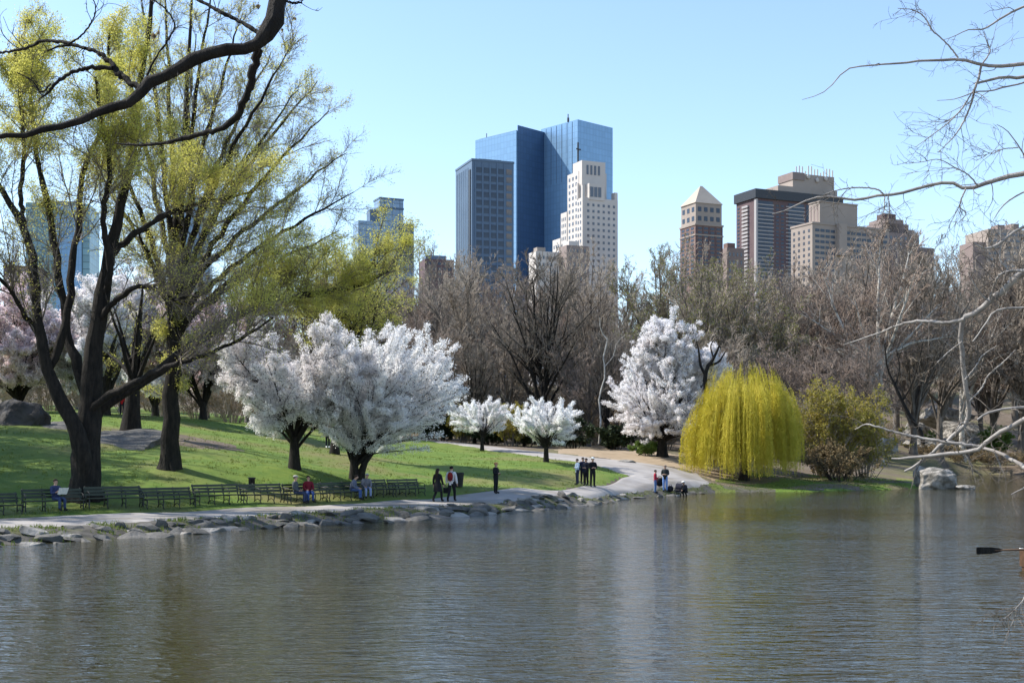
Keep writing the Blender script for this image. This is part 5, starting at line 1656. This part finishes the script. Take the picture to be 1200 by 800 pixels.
def pose(kind, arms='down'):
    J = dict(pelvis=(0, 0, .95), waist=(0, 0, 1.09), chest=(0, .01, 1.30), neck0=(0, .01, 1.45), neck1=(0, 0, 1.51), head0=(0, -.015, 1.575), head1=(0, -.02, 1.655), head2=(0, -.01, 1.715), nose=(0, -.118, 1.625))
    for s, q in (('L', -1), ('R', 1)):
        J['sh' + s] = (q * .175, .01, 1.415)
        J['el' + s] = (q * .23, .03, 1.14)
        J['wr' + s] = (q * .24, -.03, .90)
        J['pa' + s] = (q * .24, -.05, .82)
        J['hip' + s] = (q * .09, 0, .90)
        J['kn' + s] = (q * .10, -.01, .50)
        J['an' + s] = (q * .105, .02, .085)
        J['toe' + s] = (q * .125, -.15, .04)
    up = [k for k in J if k[:3] not in ('hip', 'knL', 'knR', 'anL', 'anR', 'toe') and k[:2] not in ('kn', 'an') and k != 'pelvis']
    if kind == 'walk':
        J['knL'], J['anL'], J['toeL'] = (-.10, -.20, .52), (-.10, -.22, .10), (-.11, -.38, .06)
        J['knR'], J['anR'], J['toeR'] = (.10, .02, .50), (.10, .30, .13), (.11, .17, .03)
    if kind in ('sit', 'lean'):
        dz = -.43
        for k in up + ['pelvis']:
            J[k] = (J[k][0], J[k][1] + .06, J[k][2] + dz)
        for s, q in (('L', -1), ('R', 1)):
            J['hip' + s] = (q * .10, .02, .50)
            J['kn' + s] = (q * .12, -.42, .50)
            J['an' + s] = (q * .12, -.42, .09)
            J['toe' + s] = (q * .14, -.58, .04)
        if kind == 'lean':
            for k in up:
                h = max(J[k][2] - .55, 0)
                J[k] = (J[k][0], J[k][1] - .42 * h, J[k][2] - .10 * h)
    if kind == 'crouch':
        for k in up + ['pelvis']:
            h = max(J[k][2] - .95, 0)
            J[k] = (J[k][0], J[k][1] + .12 - .45 * h, J[k][2] - .58 - .12 * h)
        for s, q in (('L', -1), ('R', 1)):
            J['hip' + s] = (q * .10, .10, .36)
            J['kn' + s] = (q * .16, -.26, .50)
            J['an' + s] = (q * .12, .0, .10)
            J['toe' + s] = (q * .14, -.17, .04)
    for s, q in (('L', -1), ('R', 1)):
        S = np.array(J['sh' + s])
        if arms == 'front':                       # hands together before the body
            J['el' + s] = tuple(S + (q * .05, -.02, -.27))
            J['wr' + s] = tuple(S + (-q * .06, -.22, -.30))
            J['pa' + s] = tuple(S + (-q * .13, -.25, -.28))
        elif arms == 'read':
            J['el' + s] = tuple(S + (q * .05, -.10, -.26))
            J['wr' + s] = tuple(S + (q * .0, -.33, -.22))
            J['pa' + s] = tuple(S + (-q * .02, -.40, -.19))
        elif arms == 'lap':
            J['el' + s] = tuple(S + (q * .06, -.02, -.28))
            J['wr' + s] = tuple(S + (-q * .04, -.24, -.38))
            J['pa' + s] = tuple(S + (-q * .07, -.31, -.39))
        elif arms == 'reach':
            J['el' + s] = tuple(S + (q * .02, -.22, -.18))
            J['wr' + s] = tuple(S + (q * .0, -.42, -.30))
            J['pa' + s] = tuple(S + (q * .0, -.49, -.34))
        elif arms == 'swing':
            J['el' + s] = tuple(S + (q * .05, .05 * q, -.28))
            J['wr' + s] = tuple(S + (q * .06, -.06 + .10 * q, -.51))
            J['pa' + s] = tuple(S + (q * .06, -.09 + .12 * q, -.59))
        elif kind in ('walk',) and arms == 'down':
            pass
    return {k: np.array(v, float) for k, v in J.items()}


def skin_body(J, extra=1.0):
    names = list(J)
    me = bpy.data.meshes.new('person')
    ix = {k: i for i, k in enumerate(names)}
    V = [tuple(J[k]) for k in names]
    E = [(ix[a], ix[b]) for a, b, _ in BONES]
    fing = []
    rad = [RAD[k] if k in RAD else RAD[k[:-1]] for k in names]
    me.from_pydata(V, E, [])
    o = bpy.data.objects.new('tmp', me)
    COL.objects.link(o)
    md = o.modifiers.new('s', 'SKIN')
    md.use_smooth_shade = True
    md.branch_smoothing = .4
    for i, r in enumerate(rad):
        sv = me.skin_vertices[0].data[i]
        sv.radius = (r[0] * extra, r[1] * extra)
        sv.use_root = names[i] == 'pelvis'
    ss = o.modifiers.new('u', 'SUBSURF')
    ss.levels = ss.render_levels = 1
    dg = bpy.context.evaluated_depsgraph_get()
    out = bpy.data.meshes.new_from_object(o.evaluated_get(dg), depsgraph=dg)
    bpy.data.objects.remove(o, do_unlink=True)
    VV = np.array([v.co[:] for v in out.vertices])
    FF = [list(p.vertices) for p in out.polygons]
    bpy.data.meshes.remove(out)
    return VV, FF


def region_of(P, J):
    best, reg, tt = np.full(len(P), 1e9), np.zeros(len(P), int), np.zeros(len(P))
    for bi, (a, b, _) in enumerate(BONES):
        A, B = J[a], J[b]
        d = B - A
        t = np.clip((P - A) @ d / (d @ d), 0, 1)
        q = np.linalg.norm(P - A - t[:, None] * d, axis=1)
        ra, rb = [(RAD[k] if k in RAD else RAD[k[:-1]])[0] for k in (a, b)]
        q = q / (ra * (1 - t) + rb * t)
        m = q < best
        best[m], reg[m], tt[m] = q[m], bi, t[m]
    return reg, tt


def person(label, px, d, facing, kind='stand', arms='down', h=1.72, top=(.02, .02, .025), legs=(.03, .035, .06), shoes=(.02, .02, .02), hair=(.03, .02, .015), hat=None, long_hair=False, coat=False, loc=None, group=None, skip_shoes=False):
    base = loc if loc is not None else on_ground(px, d, .03)
    J = pose(kind, arms)
    V, Fc = skin_body(J)
    n = len(V)
    cen = np.array([V[f].mean(0) for f in Fc])
    reg, tt = region_of(cen, J)
    kinds = [BONES[r][2] for r in reg]
    # vertex normals
    N = np.zeros_like(V)
    for f in Fc:
        a = np.cross(V[f[1]] - V[f[0]], V[f[2]] - V[f[0]])
        N[f] += a
    N = nrm(N)
    sc = h / 1.74
    g = Geo()
    by = {}
    for f in Fc:
        by.setdefault(len(f), []).append(f)
    g.add(V, *by.values())
    # fingers and thumb, bent and unequal, rooted in the palm
    for s, q in (('L', -1), ('R', 1)):
        w, p = J['wr' + s], J['pa' + s]
        dr = nrm(p - w)
        side = nrm(np.cross(dr, np.array([q * 1.0, 0.2, 0.1])))
        inn = nrm(np.cross(side, dr))
        for k, (o_, L) in enumerate(((-.026, .062), (-.009, .074), (.009, .07), (.026, .055))):
            a = p + side * o_ + dr * .01
            g.tube([a, a + dr * L * .5, a + dr * L * .85 - inn * L * .25 * q], [.0095, .0085, .0065], 5)
        a = p - dr * .02 + side * -.03
        g.tube([a, a - side * .025 + dr * .025, a - side * .03 + dr * .055], [.011, .0095, .007], 5)
    for q in (-1, 1):                              # ears
        g.ball(J['head1'] + np.array([q * .083, .01, -.03]), (.012, .022, .032), 6, 4)
    body = g.obj('person', M['skin'], None, True)
    body.location = base
    body.rotation_euler = (0, 0, facing)
    body.scale = (sc,) * 3
    tag(body, label, 'person', group)
    me = body.data
    ge = Geo()
    for q in (-1, 1):
        ge.ball(J['head1'] + np.array([q * .033, -.088, -.018]), .011, 6, 4)
    ge.ball(J['head0'] + np.array([0, -.088, -.0]), (.024, .012, .006), 6, 4)
    ge.obj('face', M['eye'], body, True)

    def shell(name, sel, off, m, grow=None):
        fs = [f for f, k in zip(Fc, sel) if k]
        if not fs:
            return None
        u = sorted({v for f in fs for v in f})
        mp = {v: i for i, v in enumerate(u)}
        VV = V[u] + N[u] * off
        if grow is not None:
            VV = grow(VV)
        by = {}
        for f in fs:
            by.setdefault(len(f), []).append([mp[v] for v in f])
        gg = Geo().add(VV, *by.values())
        return gg.obj(name, m, body, True)
    up = [(k in ('torso', 'arm')) for k in kinds]
    low = [(k == 'leg') or (k == 'torso' and BONES[r][0] == 'pelvis') for k, r in zip(kinds, reg)]
    shell('trousers', low, .012, cloth(legs))
    shell('jacket' if not coat else 'coat', up, .024, cloth(top), (lambda P: P))
    if coat:
        zt, zb = J['pelvis'][2] + .06, J['pelvis'][2] - .42
        g2 = Geo()
        nn = 18
        rows = []
        for j in range(6):
            t = j / 5
            r1, r2 = .185 + .05 * t, .15 + .06 * t
            rows += [[r1 * math.cos(a), r2 * math.sin(a) + .02 * math.sin(3 * a) * t, zt + (zb - zt) * t] for a in np.linspace(0, 2 * PI, nn, endpoint=False)]
        g2.add(rows, [[j * nn + i, j * nn + (i + 1) % nn, (j + 1) * nn + (i + 1) % nn, (j + 1) * nn + i] for j in range(5) for i in range(nn)])
        g2.obj('coat_skirt', cloth(top), body, True)
    shell('shoes', [k == 'foot' for k in kinds], .014, cloth(shoes))
    H1 = J['head1']
    g3 = Geo()
    nu, nv = 14, 7
    rows = []
    for j in range(nv):
        t = j / (nv - 1) * PI * .62
        for i in range(nu):
            a = 2 * PI * i / nu
            back = .5 + .5 * math.sin(a)
            tt_ = t * (.62 + .5 * back)
            rows.append([H1[0] + .098 * math.sin(tt_) * math.cos(a), H1[1] + .012 + .114 * math.sin(tt_) * math.sin(a), H1[2] + .098 * math.cos(tt_)])
    g3.add(rows, [[j * nu + i, (j + 1) * nu + i, (j + 1) * nu + (i + 1) % nu, j * nu + (i + 1) % nu] for j in range(nv - 1) for i in range(nu)])
    if long_hair:
        g3.tube([(H1[0], H1[1] + .05, H1[2] + .03), (H1[0], H1[1] + .10, H1[2] - .10), (H1[0], H1[1] + .11, H1[2] - .26), (H1[0], H1[1] + .10, H1[2] - .38)], [.085, .095, .09, .05], 10)
    g3.obj('hair', cloth(hair), body, True)
    if hat is not None:
        g4 = Geo()
        g4.ball(H1 + np.array([0, .012, .055]), (.108, .124, .062), 12, 8)
        g4.ball(H1 + np.array([0, -.10, .035]), (.075, .085, .010), 12, 4)
        g4.obj('cap', cloth(hat), body, True)
    return body


def seat_loc(px, dz=0.0):
    p, ang = bl_px(px)
    return Vector((p[0] + math.sin(ang) * .02, p[1] - math.cos(ang) * .02, gz(p[0], p[1]) + dz)), ang


DK, NAVY, JEAN = (.012, .012, .015), (.015, .02, .045), (.05, .085, .20)
l, a = seat_loc(66)
reader = person('person in dark blue reading a newspaper on a bench by the big trunk', 0, 0, a + .35, 'sit', 'read', 1.72, (.03, .04, .09), (.035, .05, .10), loc=l)
g = Geo()
for sx in (-1, 1):
    for k in range(4):
        x0, x1 = sx * .24 * k / 4, sx * .24 * (k + 1) / 4
        y0, y1 = -.035 * math.sin(k * .8), -.035 * math.sin((k + 1) * .8)
        g.add([[x0, y0, -.15], [x1, y1, -.15], [x1, y1 - .03, .15], [x0, y0 - .03, .15], [x0, y0 + .004, -.15], [x1, y1 + .004, -.15], [x1, y1 - .026, .15], [x0, y0 - .026, .15]], [[0, 1, 2, 3], [7, 6, 5, 4]])
np_ = g.obj('newspaper', M['paper'])
np_.location = l + Vector((math.sin(a + .35) * .47, -math.cos(a + .35) * .47, .83))
np_.rotation_euler = (.35, 0, a + .45)
tag(np_, 'white newspaper held open by the person on the bench', 'newspaper')
l, a = seat_loc(347)
person('person in dark jacket and pale cap sitting beside the one in red', 0, 0, a + .5, 'sit', 'lap', 1.74, (.06, .07, .075), (.03, .04, .08), hat=(.30, .29, .27), loc=l)
l, a = seat_loc(361)
person('person in a dark red jacket and blue jeans sitting on a bench', 0, 0, a - .5, 'sit', 'lap', 1.68, (.13, .012, .022), (.03, .06, .18), hair=(.015, .01, .01), loc=l)
l, a = seat_loc(412)
person('person in a grey jacket bent forward on a bench below the widest white cherry', 0, 0, a + .5, 'lean', 'lap', 1.72, (.10, .115, .16), JEAN, loc=l)
l, a = seat_loc(428)
person('grey-haired person in pale jeans sitting next to the one bent forward', 0, 0, a - .55, 'lean', 'lap', 1.74, (.14, .14, .16), (.20, .25, .38), hair=(.30, .29, .28), loc=l)

person('long-haired person in a black coat walking along the path', 513, 64.8, math.radians(150), 'walk', 'swing', 1.68, DK, DK, long_hair=True, coat=True)
wk = person('person in a white shirt with a red backpack walking away from the camera', 529, 65.2, math.radians(165), 'walk', 'swing', 1.80, (.50, .50, .52), DK, hair=(.012, .01, .01))
# the red backpack on his back and the bag in his hand
bag = empty('backpack', wk.location, wk.rotation_euler.z, 'dark red backpack on the back of the walker in the white shirt', 'backpack')
g = Geo().ball((0, .21, 1.27), (.15, .085, .24), 14, 10)
g.obj('sack', cloth((.16, .015, .015)), bag, True)
Geo().ball((0, .285, 1.17), (.11, .04, .10), 12, 8).obj('pocket', cloth((.09, .01, .01)), bag, True)
for q in (-1, 1):
    Geo().tube([(q * .10, .15, 1.48), (q * .11, .0, 1.53), (q * .12, -.13, 1.42), (q * .13, -.13, 1.22), (q * .12, .13, 1.08)], .016, 6).obj('strap', cloth((.03, .02, .02)), bag, True)
hb = empty('handbag', wk.location, wk.rotation_euler.z, 'black bag carried between the two walkers', 'bag')
Geo().box(.20, .42, -.10, .06, .42, .70).obj('pouch', cloth(DK), hb)
Geo().tube([(.22, 0, .70), (.27, -.01, .84), (.33, -.02, .86), (.40, -.01, .70)], .012, 6).obj('handle', cloth(DK), hb, True)

person('lone person in black with an orange cap standing at the edge of the path', 581, 69.2, math.radians(60), 'stand', 'front', 1.66, DK, DK, hair=(.25, .13, .06), hat=(.45, .22, .10))
person('person in a pale blue shirt, leftmost of the four standing on the path', 676.5, 80.5, math.radians(-70), 'stand', 'front', 1.62, (.42, .50, .60), (.025, .03, .06), hair=(.02, .012, .01))
person('person all in dark blue half hidden behind the one in pale blue', 683, 81.6, math.radians(20), 'stand', 'down', 1.70, NAVY, DK, hair=(.02, .015, .012))
person('dark-clothed person with bare head, between the pale shirt and the white cap', 687, 80.6, math.radians(-40), 'stand', 'front', 1.72, (.02, .022, .035), DK, hair=(.015, .01, .01))
person('person in black with a white cap, rightmost of the four on the path', 694.5, 80.2, math.radians(15), 'stand', 'front', 1.84, DK, DK, hat=(.75, .74, .70))
person('person in a red jacket and blue jeans standing at the water\'s edge', 768, 86.2, math.radians(75), 'stand', 'front', 1.58, (.28, .025, .045), (.07, .12, .25), hair=(.02, .012, .01))
person('person in a dark jacket and light blue jeans, right of the red jacket', 779.5, 87.8, math.radians(-20), 'stand', 'front', 1.82, (.025, .03, .03), (.14, .24, .48), hair=(.16, .14, .12))
person('crouching person in dark clothes and a white cap near the willow', 803, 88.3, math.radians(-50), 'crouch', 'reach', 1.74, (.025, .025, .03), DK, hat=(.72, .71, .68))


def bag_on_ground(label, px, d, w, hh, m):
    b = empty('bag', on_ground(px, d, .03), .5, label, 'bag')
    g = Geo().ball((0, 0, hh * .48), (w, w * .55, hh * .5), 14, 9)
    g.obj('pouch', m, b, True)
    Geo().tube([(-w * .5, 0, hh * .8), (-w * .3, 0, hh * 1.15), (w * .3, 0, hh * 1.15), (w * .5, 0, hh * .8)], .018, 6).obj('handle', m, b, True)


bag_on_ground('big black bag on the ground left of the light blue jeans', 773.5, 88.3, .34, .60, cloth(DK))
bag_on_ground('black bag on the ground right of the light blue jeans', 785.5, 88.4, .26, .45, cloth((.02, .02, .025)))
# pushchair by the crouching person
b_ = on_ground(795.5, 88.0, .03)
pc = empty('pushchair', b_, math.radians(-25), 'dark folded-down pushchair beside the crouching person', 'pushchair')
g = Geo()
for q in (-.22, .22):
    g.tube([(q, -.36, .12), (q, -.05, .45), (q, .40, .95)], .016, 6)
    g.tube([(q, .32, .12), (q, -.02, .48), (q, -.2, .62)], .016, 6)
g.bar((-.22, .40, .95), (.22, .40, .95), .018)
g.bar((-.22, -.05, .45), (.22, -.05, .45), .014)
g.obj('frame', M['iron'], pc, True)
g = Geo()
V = [[x, y, z] for y, z in ((-.26, .40), (-.05, .34), (.12, .42), (.24, .72)) for x in (-.2, .2)] + [[x, y, z + .04] for y, z in ((-.26, .40), (-.05, .34), (.12, .42), (.24, .72)) for x in (-.2, .2)]
g.add(V, [[0, 2, 3, 1], [2, 4, 5, 3], [4, 6, 7, 5], [8, 9, 11, 10], [10, 11, 13, 12], [12, 13, 15, 14], [0, 1, 9, 8], [6, 14, 15, 7], [0, 8, 10, 2], [2, 10, 12, 4], [4, 12, 14, 6], [1, 3, 11, 9], [3, 5, 13, 11], [5, 7, 15, 13]])
g.obj('seat', cloth((.02, .02, .03)), pc)
g = Geo()
u = np.linspace(0, PI * .6, 7)
V = [[x, .22 - .30 * math.sin(t), .62 + .30 * math.cos(t) - .02] for t in u for x in (-.22, .22)]
g.add(V, [[2 * k, 2 * k + 1, 2 * k + 3, 2 * k + 2] for k in range(6)])
g.obj('hood', cloth((.02, .02, .03)), pc)
for x in (-.24, .24):
    for y in (-.34, .32):
        g = Geo()
        g.tube([(x, y + .12 * math.cos(t), .12 + .12 * math.sin(t)) for t in np.linspace(0, 2 * PI, 17)], .02, 6)
        for t in np.linspace(0, PI, 4)[:-1]:
            g.bar((x, y - .11 * math.cos(t), .12 - .11 * math.sin(t)), (x, y + .11 * math.cos(t), .12 + .11 * math.sin(t)), .006, 4)
        g.obj('wheel', M['iron'], pc, True)

person('dark-clothed person with white shoes far back on the lawn, left of a pair', 384, 92, math.radians(30), 'stand', 'down', 1.72, DK, DK, shoes=(.7, .7, .7))
person('dark-clothed person walking far back on the lawn, right of a pair', 391.5, 92.5, math.radians(60), 'walk', 'swing', 1.66, (.02, .018, .02), DK)
person('person in a bright red top far back between the two big trunks', 143, 96, math.radians(10), 'stand', 'down', 1.70, (.45, .02, .025), (.02, .02, .03))

# ------------------------------------------------------------------ the rowing boat at the right edge
bt = empty('rowing_boat', (at(1276, 668, 32).x, 32, 0), math.radians(6), 'dark rowing boat with a pale rim, just entering at the right edge', 'boat')
K = 15
g = Geo()
rim = []
L_, Wd = 3.2, 1.25
for i in range(K):
    t = i / (K - 1)
    x = -L_ / 2 + L_ * t
    w = Wd / 2 * (min(1, (1 - ((t - .45) / .62) ** 2)) ** .6 if abs((t - .45) / .62) < 1 else .03)
    w = max(w, .32 if t < .05 else .03)
    zr = .36 + .14 * (2 * t - 1) ** 2
    prof = [(-1, zr), (-.92, .2), (-.7, .0), (-.35, -.1), (0, -.13), (.35, -.1), (.7, 0), (.92, .2), (1, zr)]
    rim.append([(x, q * w, z) for q, z in prof])
V = np.array(rim).reshape(-1, 3)
m9 = 9
inner = V * np.array([.985, .94, 1]) + np.array([0, 0, .03])
inner[0::m9, 2], inner[8::m9, 2] = V[0::m9, 2], V[8::m9, 2]
fq = [[i * m9 + j, (i + 1) * m9 + j, (i + 1) * m9 + j + 1, i * m9 + j + 1] for i in range(K - 1) for j in range(m9 - 1)]
g.add(V, fq, [[0 + k for k in range(m9)]], [[(K - 1) * m9 + k for k in range(m9)][::-1]])
g.add(inner, [f[::-1] for f in fq])
g.obj('hull', M['wood'], bt, False)
for j in (0, 8):
    g = Geo().tube([V[i * m9 + j] + np.array([0, 0, .02]) for i in range(K)], .035, 6)
    g.obj('gunwale', M['white_paint'], bt, True)
Geo().box(-L_ / 2 - .03, -L_ / 2 + .03, -.36, .36, .1, .54).obj('transom', M['wood'], bt)
for x in (-.9, .1, .9):
    Geo().box(x - .13, x + .13, -.5 if x < .8 else -.35, .5 if x < .8 else .35, .24, .27).obj('thwart', M['wood'], bt)


def oar(y0, tip, label):
    a = Vector((bt.location.x + .75, 32 + y0 * .3, .62))
    b = Vector(tip)
    o = empty('oar', (0, 0, 0), 0, label, 'oar')
    d = (b - a).normalized()
    Geo().bar(a, b - d * .42, .022, 8).obj('shaft', M['wood'], o, True)
    s = Vector((0, 0, 1)) - d * d.z
    s.normalize()
    n_ = d.cross(s)
    g = Geo()
    pts = []
    for t, w in ((0, .025), (.12, .055), (.3, .08), (.62, .09), (.66, .075)):
        c = b - d * (.62 - t) + d * 0
        for q in (-1, 1):
            for e_ in (-1, 1):
                pts.append(c + s * w * q + n_ * .012 * e_)
    f = []
    for k in range(4):
        i = 4 * k
        f += [[i, i + 4, i + 5, i + 1], [i + 2, i + 3, i + 7, i + 6], [i, i + 2, i + 6, i + 4], [i + 1, i + 5, i + 7, i + 3]]
    g.add([tuple(p) for p in pts], f, [[0, 1, 3, 2], [16, 18, 19, 17]])
    g.obj('blade', M['bark_dark'], o)


oar(-1, at(1146, 645, 31.4), 'dark oar held level over the water at the right edge')
person('person rowing the boat at the right edge', 0, 0, math.radians(96), 'sit', 'reach', 1.74, (.10, .12, .18), DK, loc=Vector((bt.location.x + .1, 32, -.18)))
